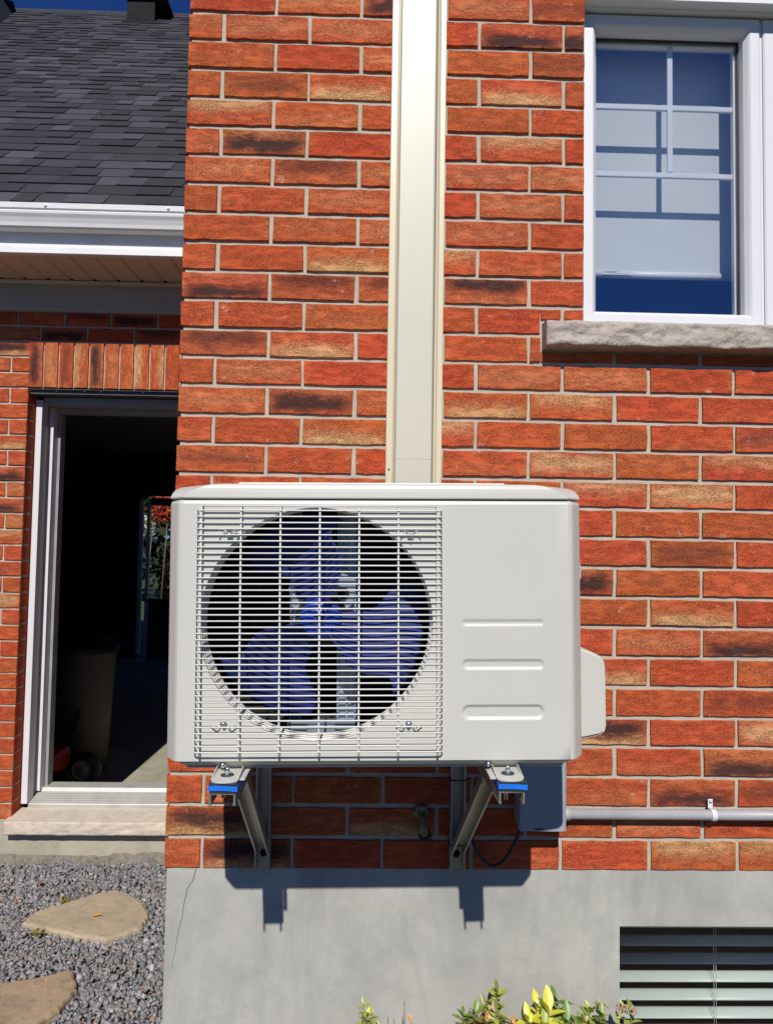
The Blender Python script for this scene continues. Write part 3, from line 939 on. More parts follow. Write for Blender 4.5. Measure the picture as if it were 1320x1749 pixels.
b.prism_x([(1.159, 1.99), (1.162, 1.872), (1.146, 1.866), (1.146, 1.842), (1.152, 1.839), (1.170, 1.839), (1.170, 1.99)], -3.6, 0.0)
b.obj('fascia', M['white_alu'], gar)
# gutter: open K profile
b = MB()
gp = [(1.158, 2.016), (1.158, 1.932), (1.152, 1.926), (1.118, 1.926), (1.108, 1.932), (1.104, 1.945), (1.096, 1.962), (1.088, 1.974), (1.086, 1.982), (1.090, 1.988), (1.083, 1.992), (1.081, 2.012), (1.086, 2.014), (1.094, 2.010)]
inner = [(1.0945, 2.007), (1.088, 2.009), (1.086, 1.994), (1.094, 1.988), (1.092, 1.976), (1.101, 1.963), (1.109, 1.946), (1.112, 1.936), (1.120, 1.930), (1.150, 1.930), (1.154, 1.934), (1.155, 2.016)]
b.prism_x(gp+inner, -3.6, -0.001)
gu = b.obj('gutter', M['white_alu'], gar)
for x in (-0.822, -0.355, -1.29):
    b = MB(); b.lathe_y([(0.0, 1.0775), (0.0035, 1.078), (0.006, 1.0795), (0.0065, 1.0815)], x, 2.002, 12); b.obj('rivet', M['white_alu'], gu)

# roof slope z = y + 0.92
K = 0.92
EY = 1.095; RY = 4.35
roof = MB()
roof.add([(-5.2, EY+0.01, EY+K-0.015), (0.006, EY+0.01, EY+K-0.015), (0.006, RY, RY+K-0.022), (-5.2, RY, RY+K-0.022), (-5.2, 7.6, 2*RY+K-7.62), (0.006, 7.6, 2*RY+K-7.62)],
         [(0, 1, 2, 3), (3, 2, 5, 4)])
rf = roof.obj('roof', M['black_metal'], gar, fix=False)
EXPO = 0.1075
def shingle_me(wd, tk, seed):
    rnd = random.Random(seed)
    L = EXPO+0.02
    c = rnd.uniform(-0.003, 0.003)
    s2 = math.sqrt(0.5)
    # local: x along eave, v up slope, h normal; slope direction (0,s2,s2), normal (0,-s2,s2)
    def P(x, v_, h): return (x, v_*s2-h*s2, v_*s2+h*s2)
    n = 4
    vs_ = []
    for i in range(n+1):
        x = wd*i/n; e = rnd.uniform(-0.0008, 0.0008)
        vs_ += [P(x, e, 0.0), P(x, e, tk), P(x, L, 0.0012)]
    fs = []
    for i in range(n):
        a = 3*i
        fs += [(a, a+3, a+4, a+1), (a+1, a+4, a+5, a+2)]
    fs += [(0, 1, 2), (3*n, 3*n+2, 3*n+1)]
    mb = MB(); mb.add(vs_, fs)
    return mb
_sc = {}
nrow = int((RY-EY)*math.sqrt(2)/EXPO)+1
Mrot = rot(YAW, PITCH, ROLL)
def px_of(p):
    d = Mrot.transposed() @ (Vector(p)-CAM)
    return 660+1214*d.x/d.y, 874.5-1214*d.z/d.y
cand = []
rs = random.Random(12)
for r_ in range(nrow):
    v0 = r_*EXPO
    y = EY+v0*math.sqrt(0.5); z = y+K
    x = -5.1+rs.uniform(-0.1, 0)
    hi = False
    while x < 0.0:
        wd = rs.choice((0.085, 0.11, 0.135, 0.16, 0.19))
        thick = 0.0085 if hi else 0.0045
        if rs.random() < 0.78: hi = not hi
        x2 = min(x+wd, 0.003)
        if x2-x > 0.02:
            a = px_of((x2, y, z)); c_ = px_of((x, y, z))
            vis = a[0] > -25 and c_[0] < 330
            tone = rs.choice((0, 0, 0, 0.1, 0.2, 0.5, 0.75)) if not hi else rs.choice((0, 0.05, 0.15, 0.3, 0.6, 0.9))
            cand.append((vis, r_, x, wd if x2 == x+wd else x2-x, thick, y, z, tone, x2 != x+wd))
        x = x2 if x2 >= 0.0 else x+wd
vis = [c for c in cand if c[0]]
vis.sort(key=lambda c: c[1])
ind = set(id(c) for c in vis[:298])
rest = MB(); restl = MB()
for c in cand:
    _, r_, x, wd, tk, y, z, tone, odd = c
    if id(c) in ind:
        key = (round(wd, 3), tk, rs.randrange(3) if not odd else 0)
        if key not in _sc: _sc[key] = shingle_me(wd-0.0012, tk, hash(key) % 999).mesh('shingle', M['shingle'])
        inst('shingle', _sc[key], rf, (x, y, z), None, (tone, 0, 0, 1))
    else:
        mb = shingle_me(wd-0.0012, tk, rs.randrange(999))
        (restl if tone > 0.4 else rest).add([(p[0]+x, p[1]+y, p[2]+z) for p in mb.v], mb.f)
o1 = rest.obj('shingle_field', M['shingle'], rf); o1['kind'] = 'stuff'; o1.color = (0.12, 0, 0, 1)
o2 = restl.obj('shingle_field', M['shingle'], rf); o2['kind'] = 'stuff'; o2.color = (0.6, 0, 0, 1)
rd = MB()
for k in range(34):
    x = -5.1+k*0.152
    if x+0.15 > 0.0: break
    rd.prism_x([(RY-0.10, RY+K-0.092), (RY, RY+K+0.012), (RY+0.10, RY+K-0.092), (RY+0.10, RY+K-0.10), (RY, RY+K+0.002), (RY-0.10, RY+K-0.10)], x, x+0.149)
ro_ = rd.obj('ridge_caps', M['shingle'], rf); ro_.color = (0.2, 0, 0, 1)

# gable/rear of the garage and its interior
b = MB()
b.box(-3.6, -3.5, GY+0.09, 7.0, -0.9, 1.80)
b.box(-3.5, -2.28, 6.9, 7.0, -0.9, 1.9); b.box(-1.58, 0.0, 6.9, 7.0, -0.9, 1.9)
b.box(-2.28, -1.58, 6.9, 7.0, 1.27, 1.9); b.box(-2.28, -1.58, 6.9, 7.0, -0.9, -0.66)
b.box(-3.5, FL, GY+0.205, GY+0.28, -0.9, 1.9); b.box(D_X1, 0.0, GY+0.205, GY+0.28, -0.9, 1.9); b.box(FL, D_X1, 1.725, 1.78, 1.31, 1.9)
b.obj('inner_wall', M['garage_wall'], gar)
b = MB(); b.box(-3.5, 0.003, 1.60, 6.9, 1.80, 1.84); b.obj('ceiling', M['garage_ceiling'], gar)
b = MB(); b.box(-3.5, 0.003, 1.655, 6.9, -0.70, -0.652); b.obj('floor', M['garage_floor'], gar)
# far glazed door
fd = empty('back_door'); fd.parent = gar
for x0, x1 in ((-2.28, -2.235), (-2.19, -2.155), (-1.62, -1.58)):
    b = MB(); b.box(x0, x1, 6.84, 6.88, -0.60, 1.22); b.obj('door_stile', M['white_vinyl'], fd)
b = MB(); b.box(-2.15, -1.63, 6.85, 6.87, 1.15, 1.24); b.obj('door_panel', M['garage_wall'], fd)
b = MB(); b.box(-2.15, -1.63, 6.85, 6.87, -0.66, 0.05); b.obj('door_panel', M['garage_wall'], fd)
b = MB(); b.add([(-2.15, 6.86, 0.05), (-1.62, 6.86, 0.05), (-1.62, 6.86, 1.15), (-2.15, 6.86, 1.15)], [(0, 1, 2, 3)]); b.obj('pane', M['glass_clear'], fd, fix=False)

# ------------------------------------------------------------------ roof vents
def roof_vent(x0, x1, y0, name_lbl, h, cap):
    t = empty('roof_vent', ((x0+x1)/2, y0, y0+K))
    tag(t, name_lbl, 'roof vent', 'black roof vents on the garage roof')
    hw = (x1-x0)/2
    b = MB(); b.box(-hw, hw, 0.0, 0.24, -0.02, h, b=0.003); b.obj('housing', M['black_metal'], t)
    b = MB()
    ov = 0.10
    b.box(-hw-0.005, hw+ov, -0.012, 0.34, h+0.001, h+0.022, b=0.003); c = b.obj('cap', M['black_metal'], t)
    b = MB(); b.box(-hw-0.004, hw+0.003, -0.0165, -0.0125, h-0.002, h+0.03, b=0.001); b.obj('front_flashing', M['flashing'], t)
    b = MB()
    b.add([(-hw-0.03, -0.04, -0.03), (hw+0.03, -0.04, -0.03), (hw+0.03, 0.3, 0.31), (-hw-0.03, 0.3, 0.31)], [(0, 1, 2, 3)])
    b.obj('base_flashing', M['black_metal'], t, fix=False)
    return t
roof_vent(-1.612, -1.385, 4.035, 'square black roof vent near the ridge beside the brick house corner', 0.186, 1)
# slanted hood vent at the left edge
t = empty('roof_vent', (-2.72, 3.83, 3.83+K))
tag(t, 'slant-sided black roof vent near the ridge, cut by the left picture edge', 'roof vent', 'black roof vents on the garage roof')
b = MB(); b.prism_x([(0.03, 0.0), (0.0, 0.05), (0.10, 0.30), (0.34, 0.45), (0.40, 0.40)], -0.16, 0.12)
hv_ = b.obj('hood', M['black_metal'], t)
b = MB(); b.prism_y([(0.12, 0.05), (0.205, 0.02), (0.115, 0.36), (0.10, 0.36)], -0.01, 0.36); b.obj('side_cheek', M['shingle'], t)

# fallen leaves on the roof
def leaf_mesh(name, L, W_, m, fold=0.15, curl=0.1):
    vs_, fs = [], []
    n = 5
    for i in range(n+1):
        u = i/n
        w_ = W_*math.sin(PI*min(1, u*0.97+0.02))**0.8*(1-0.25*u)
        z = -curl*L*u*u
        vs_ += [(-w_, u*L, z+fold*w_), (0, u*L, z), (w_, u*L, z+fold*w_)]
    for i in range(n):
        a = 3*i
        fs += [(a, a+1, a+4, a+3), (a+1, a+2, a+5, a+4)]
    mb = MB(); mb.add(vs_, fs, smooth=True)
    return mb.mesh(name, m, fix=False)
fl = leaf_mesh('fallen_leaf', 0.022, 0.007, M['leaf_rust'])
for i, (x, v_, lb) in enumerate(((-0.72, 1.95, 'tiny dry leaf lying highest on the dark shingles near the brick corner'), (-0.66, 2.02, 'tiny dry leaf on the shingles nearest the brick corner'), (-0.70, 1.2, 'tiny dry leaf lower on the shingles right of centre'), (-1.35, 1.3, 'tiny dry leaf on the shingles at the left'))):
    y = EY+v_*0.7071
    o = inst('fallen_leaf', fl, None, (x-0.25, y-0.008, y+K+0.012), (R(45), 0, i*1.3))
    tag(o, lb, 'leaf', 'dry leaves lying on the roof')

# ------------------------------------------------------------------ line set duct on the wall
du = empty('line_cover', (0.536, 0, 0.86))
tag(du, 'ivory plastic pipe cover running up the brick wall above the outdoor unit', 'pipe cover')
b = MB()
zt = 1.75
bprof = [(-0.0625, 0.0), (-0.0625, -0.029), (-0.061, -0.0305), (-0.0485, -0.0305), (-0.0455, -0.028), (-0.0445, -0.020), (0.041, -0.020), (0.0425, -0.037), (0.046, -0.0385), (0.0495, -0.036), (0.051, -0.0305), (0.0615, -0.0305), (0.063, -0.029), (0.063, 0.0)]
b.prism_z(bprof, -0.25, zt, smooth=False); b.obj('base_channel', M['ivory'], du)
b = MB()
cprof = [(-0.0435, -0.0195), (-0.0435, -0.054), (-0.0425, -0.0575), (-0.040, -0.0595), (0.0345, -0.0595), (0.0375, -0.058), (0.0395, -0.053), (0.0395, -0.0195)]
b.prism_z(cprof, -0.25, 0.05, smooth=False); b.prism_z([(x, y-0.0002) for x, y in cprof], 0.0504, zt, smooth=False); b.obj('cover', M['ivory_cover'], du)
b = MB(); b.lathe_y([(0.0, -0.0335), (0.0015, -0.0335), (0.0022, -0.0325), (0.0022, -0.0305)], -0.0553, 0.030, 10); b.obj('screw', M['brass'], du)

# ------------------------------------------------------------------ outdoor unit
UY = -0.46
au = empty('outdoor_unit', (0.457, 0, 0.371))
au.rotation_euler = (0, -R(0.8), 0)
tag(au, 'light grey air conditioner outdoor unit with wire grille and blue fan, on wall brackets', 'air conditioner')
HH = 0.423
def outline(ins=0.0, yb=-0.17):
    a = [(0.313, UY), (0.3185, UY+0.0012), (0.323, UY+0.005), (0.336, UY+0.0225), (0.3395, UY+0.028), (0.3405, UY+0.034), (0.3405, yb)]
    def sh(p):
        x, y = p
        return (x-ins*min(1.0, max(0, (x-0.30)/0.03)) , y+ins*(1.0 if y < UY+0.03 else 0.3))
    r_ = [sh(p) for p in a]
    return [(-x, y) for x, y in reversed(r_)]+r_
pf = MB()
zz_ = [(0.000, 0.010), (0.0015, 0.003), (0.004, 0.0), (0.415, 0.0), (0.4195, 0.0015), (0.4215, 0.005), (0.4228, 0.0075)]
loops = [[(x, y, z) for x, y in outline(i)] for z, i in zz_]
nl = len(loops[0])
for k in range(len(loops)-1):
    fs = []
    for i in range(nl-1):
        if k == 2 and i == 6: continue        # the front face proper is built apart
        fs.append((i, i+1, nl+i+1, nl+i))
    pf.add(loops[k]+loops[k+1], fs)
# front face with the round opening
HX, HZ, HR = -0.0965, 0.2205, 0.1885
x0, x1, z0, z1 = -0.313, 0.108, 0.004, 0.415
angs = sorted(set([2*PI*k/96 for k in range(96)]+[math.atan2(zc-HZ, xc-HX) % (2*PI) for xc in (x0, x1) for zc in (z0, z1)]))
inn = [(HX+HR*math.cos(a), UY, HZ+HR*math.sin(a)) for a in angs]
outp = []
for a in angs:
    c, s_ = math.cos(a), math.sin(a)
    t_ = min([q for q in (((x1-HX)/c if c > 1e-9 else 9), ((x0-HX)/c if c < -1e-9 else 9), ((z1-HZ)/s_ if s_ > 1e-9 else 9), ((z0-HZ)/s_ if s_ < -1e-9 else 9))])
    outp.append((HX+t_*c, UY, HZ+t_*s_))
n = len(angs)
pf.add(inn+outp, [(i, (i+1) % n, n+(i+1) % n, n+i) for i in range(n)])
# right hand face with three pressed louvres
slots = [(0.137, 0.273, 0.223, 0.0135, 0.0017), (0.137, 0.273, 0.156, 0.019, 0.0024), (0.137, 0.273, 0.0797, 0.026, 0.0032)]
def pressed(x, z):
    for a, b_, zc, h, dp in slots:
        r_ = h/2
        dx = max(a+r_-x, 0, x-(b_-r_)); d = math.hypot(dx, z-zc)
        if d < r_+0.001:
            q = max(0, min(1, (r_-d)/0.0062)); q = q*q*(3-2*q)
            return dp*q
    return 0.0
xs = [0.108, 0.128]+[0.131+0.0015*i for i in range(100)]+[0.29, 0.313]
zs = [0.004, 0.03, 0.058]+[0.060+0.0011*i for i in range(160)]+[0.25, 0.33, 0.415]
vs_ = [(x, UY+pressed(x, z), z) for z in zs for x in xs]
nx = len(xs)
pf.add(vs_, [(j*nx+i, j*nx+i+1, (j+1)*nx+i+1, (j+1)*nx+i) for j in range(len(zs)-1) for i in range(nx-1)], smooth=True)
pf.obj('front_panel', M['unit'], au)
# bell mouth of the fan opening
b = MB()
bell = [(HR, UY), (HR-0.0006, UY+0.0008)]
for q in range(5):
    bell += [(HR-0.0012-0.0004*q, UY+0.002+0.0105*q), (HR-0.0002-0.0004*q, UY+0.0035+0.0105*q), (HR-0.0002-0.0004*q, UY+0.0115+0.0105*q)]
bell += [(HR+0.004, UY+0.056), (HR+0.012, UY+0.058)]
b.lathe_y(bell, HX, HZ, 96, smooth=False)
b.obj('bell_mouth', M['unit'], au)
# base pan below the front panel
b = MB()
def ol(i, dz=0): return [(x*(1-i/0.34), y+i) for x, y in outline(0.0)]
lo1 = [(x, y, 0.0005) for x, y in outline(0.006)]; lo2 = [(x, y, -0.010) for x, y in outline(0.022)]; lo3 = [(x, y, -0.0112) for x, y in outline(0.0205)]; lo4 = [(x, y, -0.0125) for x, y in outline(0.022)]
for A_, B_ in ((lo1, lo2), (lo2, lo3), (lo3, lo4)):
    b.add(A_+B_, [(i, i+1, nl+i+1, nl+i) for i in range(nl-1)])
b.add(lo4, [tuple(range(nl))])
b.add([(x, y, 0.002) for x, y in outline(0.008)], [tuple(range(nl))])
b.obj('base_pan', M['unit'], au)
# top cover: shallow lid with chamfered ends
b = MB()
def lid(ins, cx):
    X = 0.3415-ins; Yf = UY-0.003+ins; Yb = -0.165-ins*0.3
    return [(-X, Yb), (-X, Yf+cx), (-X+cx, Yf), (X-cx, Yf), (X, Yf+cx), (X, Yb)]
lv = [(0.4234, 0.0042, 0.026), (0.4244, 0.0022, 0.027), (0.4260, 0.0018, 0.027), (0.4340, 0.0024, 0.036), (0.4400, 0.0032, 0.048), (0.4450, 0.0055, 0.062), (0.4475, 0.0085, 0.072), (0.4485, 0.014, 0.080)]
ls = [[(x, y, z) for x, y in lid(i, c)] for z, i, c in lv]
for k in range(len(ls)-1):
    b.add(ls[k]+ls[k+1], [(i, (i+1) % 6, 6+(i+1) % 6, 6+i) for i in range(6)])
b.add(ls[-1], [tuple(range(6))]); b.add(ls[0], [tuple(range(6))])
b.box(-0.23, 0.215, UY+0.03, -0.20, 0.4486, 0.4525, b=0.0018)
b.obj('top_cover', M['unit'], au)
# cabinet back, partition, coil
b = MB(); b.box(0.112, 0.114, UY+0.012, -0.18, 0.004, 0.418); b.box(-0.338, -0.336, UY+0.04, -0.18, 0.004, 0.418); b.box(0.336, 0.338, UY+0.04, -0.18, 0.004, 0.418)
b.obj('partition', M['unit_dark'], au)
b = MB(); b.box(-0.335, 0.335, -0.195, -0.172, 0.004, 0.418)
b.box(-0.334, -0.312, -0.40, -0.196, 0.004, 0.418)
co = b.obj('coil', M['coil'], au)
b = MB()
for k in range(20):
    b.tube([(-0.31, -0.20, 0.02+k*0.02), (0.11, -0.20, 0.02+k*0.02)], 0.0025, 6)
o = b.obj('tubes', M['coil'], co)
b = MB()
for k, (xa, xb, zk) in enumerate(((0.02, 0.06, 0.33), (0.03, 0.08, 0.295), (0.03, 0.06, 0.262))):
    b.tube([(xa, -0.205, zk), (xb, -0.205, zk+0.001)], 0.0018, 6)
b.tube([(0.02, -0.21, 0.145), (0.035, -0.212, 0.165), (0.06, -0.212, 0.165), (0.07, -0.21, 0.15)], 0.0035, 8)
b.obj('copper_pipe', M['copper'], co)
b = MB(); b.box(-0.31, 0.111, UY+0.09, -0.196, 0.003, 0.006); b.obj('drip_tray', M['unit_dark'], au)
# motor bracket of zinc steel
mbk = empty('motor_bracket', (0, 0, 0)); mbk.parent = au
FXc, FZc = -0.0955, 0.2215
for xc, wd in ((-0.143, 0.020), (-0.052, 0.034)):
    b = MB()
    h0, h1 = 0.012, 0.415
    pr = [(xc-wd/2, -0.318), (xc-wd/2, -0.330), (xc-wd/2+0.003, -0.330), (xc-wd/2+0.004, -0.322), (xc-0.002, -0.322), (xc-0.001, -0.327), (xc+0.002, -0.327), (xc+0.003, -0.322), (xc+wd/2-0.004, -0.322), (xc+wd/2-0.003, -0.330), (xc+wd/2, -0.330), (xc+wd/2, -0.318)]
    b.prism_z(pr, h0, h1); b.obj('rail', M['zinc'], mbk)
b = MB(); b.box(-0.155, -0.035, -0.345, -0.331, 0.012, 0.040, b=0.002); b.box(-0.12, -0.07, -0.352, -0.3455, 0.014, 0.030, b=0.002); b.obj('foot_plate', M['zinc'], mbk)
b = MB()
b.prism_y([(-0.155, 0.275), (-0.125, 0.292), (-0.06, 0.300), (-0.034, 0.285), (-0.040, 0.245), (-0.062, 0.225), (-0.13, 0.225), (-0.150, 0.240)], -0.340, -0.331)
b.obj('motor_plate', M['zinc'], mbk)
for x, z in ((-0.131, 0.2625), (-0.0575, 0.2625)):
    b = MB(); b.lathe_y([(0.0, -0.352), (0.005, -0.352), (0.0055, -0.349), (0.0055, -0.346), (0.009, -0.345), (0.0105, -0.343), (0.0105, -0.340)], x, z, 16); b.obj('bolt', M['black_metal'], mbk)
b = MB(); b.lathe_y([(0.0, -0.352), (0.035, -0.352), (0.045, -0.348), (0.048, -0.34), (0.048, -0.25), (0.0, -0.25)], FXc, 0.215, 32); b.obj('motor', M['unit_dark'], au)
# fan
fan = empty('fan', (FXc, -0.385, FZc)); fan.parent = au
hb = MB()
hb.lathe_y([(0.0, -0.012), (0.010, -0.0125), (0.012, -0.009), (0.026, -0.010), (0.033, -0.006), (0.036, 0.002), (0.037, 0.030)], 0, 0, 40)
hub = hb.obj('hub', M['hub'], fan)
b = MB(); b.lathe_y([(0.0, -0.020), (0.0045, -0.020), (0.006, -0.018), (0.006, -0.012)], 0, 0, 6, smooth=False); b.obj('nut', M['black_metal'], hub)
b = MB()
for k in range(6):
    a = k*PI/3+0.3
    b.tube([(0.012*math.cos(a), -0.0125, 0.012*math.sin(a)), (0.029*math.cos(a), -0.010, 0.029*math.sin(a))], 0.0010, 6)
b.obj('hub_ribs', M['hub'], hub)
bl = MB()
NR, NA = 26, 18
# edge angles by radius, in degrees, as the moulded blade sweeps
ER = [0.0, 0.05, 0.09, 0.115, 0.143, 0.160, 0.18]
def edges(u):
    r_ = 0.030+u*0.149
    return float(np.interp(r_, ER, [-37, -36, -36, -30, -19, -19, -25])), float(np.interp(r_, ER, [34, 32, 28, 37, 44, 43, 39]))
vs_ = []
for i in range(NR+1):
    u = i/NR
    r_ = 0.030+u*(0.179-0.030)
    lo_a, hi_a = edges(u)
    for j in range(NA+1):
        t_ = j/NA
        a = R(lo_a+(hi_a-lo_a)*t_)
        rr = r_*(1-0.03*abs(2*t_-1)**3*u)
        y = -0.034+0.064*t_+0.010*math.sin(t_*PI)
        y *= (0.75+0.35*u)
        rib = 0.0012*(1 if (j % 3 == 0) else 0)
        vs_.append((rr*math.cos(a), y-rib, rr*math.sin(a)))
bl.add(vs_, [(i*(NA+1)+j, i*(NA+1)+j+1, (i+1)*(NA+1)+j+1, (i+1)*(NA+1)+j) for i in range(NR) for j in range(NA)], smooth=True)
bme = bl.mesh('blade', M['blade'], fix=False)
for ang in (101, -20, 224):
    o = inst('blade', bme, fan, (0, 0, 0), (0, -R(ang), 0))
    md = o.modifiers.new('thick', 'SOLIDIFY'); md.thickness = 0.002; md.offset = 0
# grille of coated wires
gy = UY-0.014
gr = empty('grille', (0, 0, 0)); gr.parent = au
rw = 0.00125
GX0, GX1, GZ0, GZ1 = -0.285, 0.102, 0.0215, 0.4035
vx = [-0.2800+0.0630*k for k in range(7)]
h_me = MB()
h_me.tube([(GX0-0.003, gy+0.013, 0), (GX0-0.003, gy+0.004, 0), (GX0-0.001, gy+0.001, 0), (GX0+0.004, gy, 0), (-0.2, gy, 0), (0.0, gy, 0), (GX1-0.004, gy, 0), (GX1+0.001, gy+0.001, 0), (GX1+0.003, gy+0.004, 0), (GX1+0.003, gy+0.013, 0)], rw, 8)
hme = h_me.mesh('wire', M['unit_wire'])
NW = 40
skip = {3: 1, 35: 1}
for k in range(NW):
    z = GZ0+(GZ1-GZ0)*k/(NW-1)
    inst('wire', hme, gr, (0, 0, z))
# short top rail
b = MB(); b.tube([(vx[0], gy+0.002, 0.4105), (vx[-1], gy+0.002, 0.4105)], rw, 8); b.obj('wire', M['unit_wire'], gr)
v_me = MB()
v_me.tube([(0, gy+0.013, 0.0135), (0, gy+0.006, 0.0135), (0, gy+0.0025, 0.015), (0, gy+0.0022, 0.02), (0, gy+0.0022, 0.2), (0, gy+0.0022, 0.405), (0, gy+0.0035, 0.410), (0, gy+0.013, 0.4115)], 0.0017, 8)
vme = v_me.mesh('wire', M['unit_wire'])
for x in vx: inst('wire', vme, gr, (x, 0, 0))
# clips and screws that hold the grille
for (x, z, up_) in ((-0.236, 0.3655, 1), (0.055, 0.363, 1), (-0.242, 0.066, -1), (0.052, 0.065, -1)):
    b = MB()
    pts = []
    for i in range(21):
        q = i/20*2-1
        pts.append((x+q*0.021, gy+0.006+(0.004*math.cos(q*PI)), z+up_*(0.0035-0.0045*math.cos(q*PI*2))*(1 if abs(q) < 0.99 else 1)))
    b.tube(pts, 0.0011, 6); b.obj('clip', M['unit_wire'], gr)
    b = MB(); b.lathe_y([(0.0, gy+0.001), (0.0026, gy+0.0018), (0.0038, gy+0.004), (0.0038, gy+0.006), (0.0048, gy+0.006), (0.0048, gy+0.0075), (0.002, gy+0.0076), (0.002, UY)], x, z-0.0005, 14); b.obj('screw', M['chrome'], gr)
# side valve cover and handles
b = MB()
pr = [(0.330, 0.177), (0.356, 0.1705), (0.376, 0.163), (0.388, 0.157), (0.3945, 0.148), (0.3965, 0.138), (0.397, 0.038), (0.3945, 0.028), (0.386, 0.022), (0.358, 0.0165), (0.330, 0.014)]
bm = bmesh.new()
va = [bm.verts.new((x, -0.385, z)) for x, z in pr]
f_ = bm.faces.new(va)
ex = bmesh.ops.extrude_face_region(bm, geom=[f_])
bmesh.ops.translate(bm, vec=(0, 0.15, 0), verts=[q for q in ex['geom'] if isinstance(q, bmesh.types.BMVert)])
bmesh.ops.recalc_face_normals(bm, faces=bm.faces)
bmesh.ops.bevel(bm, geom=[e for e in bm.edges if all(abs(q.co.y+0.385) < 1e-5 for q in e.verts)], offset=0.004, segments=3, affect='EDGES')
me = bpy.data.meshes.new('valve_cover'); bm.to_mesh(me); bm.free(); me.materials.append(M['unit'])
link(bpy.data.objects.new('valve_cover', me), au)
for z0_, z1_, xr in ((0.285, 0.318, 0.377), (0.352, 0.366, 0.372)):
    b = MB(); b.box(0.335, xr-0.012, -0.36, -0.33, z0_, z1_, b=0.0065); b.obj('handle', M['unit'], au)
b = MB(); b.box(0.31, 0.337, -0.35, -0.2, 0.02, 0.40, b=0.002); b.obj('service_panel', M['unit'], au)
# screws on base rail
for x in (0.181, -0.245):
    b = MB(); b.lathe_y([(0.0, UY+0.003), (0.002, UY+0.003), (0.0042, UY+0.005), (0.0042, UY+0.009), (0.0055, UY+0.009), (0.0055, UY+0.012)], x, -0.004, 14); b.obj('screw', M['chrome'], au)

# ------------------------------------------------------------------ wall brackets
ARM_L = [((0.2185), 0.222), (0.645, 0.667)]
def foot(xc):
    """unit foot: plate with turned up sides, fixed by a bolt"""
    b = MB()
    z = -0.0155
    pl = []
    for a_ in range(0, 181, 20):
        q = R(180+a_)
        pl.append((0.021*math.cos(q), -0.494+0.013*math.sin(q)*1.0))
    plate = [(-0.019, -0.405)]+[(-0.021, -0.49)]+pl+[(0.021, -0.49), (0.019, -0.405)]
    b.prism_z([(x+xc, y) for x, y in plate], z, z+0.0022)
    side = [(-0.405, 0.0022), (-0.405, 0.0125), (-0.455, 0.009), (-0.485, 0.0045), (-0.495, 0.0022)]
    sgn = 1 if xc < 0 else -1
    for sg in (-1, 1):
        b.prism_x([(y, z+h) for y, h in side], xc+sg*0.0205-0.0006, xc+sg*0.0205+0.0006)
    b.box(xc+sgn*0.022, xc+sgn*0.030, -0.49, -0.42, z-0.001, z+0.0012, b=0.0005)
    return b
for xl, sx in ((-0.2335, 1), (0.2085, -1)):
    fo_ = foot(xl).obj('foot', M['unit'], au)
    b = MB(); b.lathe_z([(0.0105, -0.0131), (0.0105, -0.0122), (0.004, -0.0121)], xl, -0.474, 20); b.obj('washer', M['unit_dark'], fo_)
    b = MB(); b.lathe_z([(0.0048, -0.012), (0.0048, -0.0062), (0.0044, -0.0058)], xl, -0.474, 6, smooth=False, cap1=True); b.lathe_z([(0.0027, -0.006), (0.0027, -0.002), (0.0015, -0.001)], xl, -0.474, 10, cap1=True); b.obj('bolt', M['chrome'], fo_)

def chan(mb, p0, p1, w_, h_, side, t_=0.003, bead=True):
    """U channel from p0 to p1; side = unit vector the legs point to"""
    p0, p1 = Vector(p0), Vector(p1)
    d = (p1-p0).normalized(); s_ = Vector(side); s_ = (s_-d*s_.dot(d)).normalized()
    c = d.cross(s_).normalized()
    hw = w_/2
    pr = [(-hw, 0), (hw, 0), (hw, h_)]
    if bead: pr += [(hw+0.0006, h_+0.001), (hw, h_+0.0028), (hw-t_-0.001, h_+0.0028), (hw-t_-0.001, h_)]
    pr += [(hw-t_, h_), (hw-t_, t_), (-hw+t_, t_), (-hw+t_, h_)]
    if bead: pr += [(-hw+t_+0.001, h_), (-hw+t_+0.001, h_+0.0028), (-hw, h_+0.0028), (-hw-0.0006, h_+0.001)]
    pr += [(-hw, h_)]
    n_ = len(pr)
    v = [p0+c*a+s_*b_ for a, b_ in pr]+[p1+c*a+s_*b_ for a, b_ in pr]
    mb.add([q[:] for q in v], [(i, (i+1) % n_, n_+(i+1) % n_, n_+i) for i in range(n_)])
    mb.add([q[:] for q in v], [tuple(range(n_)), tuple(range(n_, 2*n_))[::-1]])
    return mb
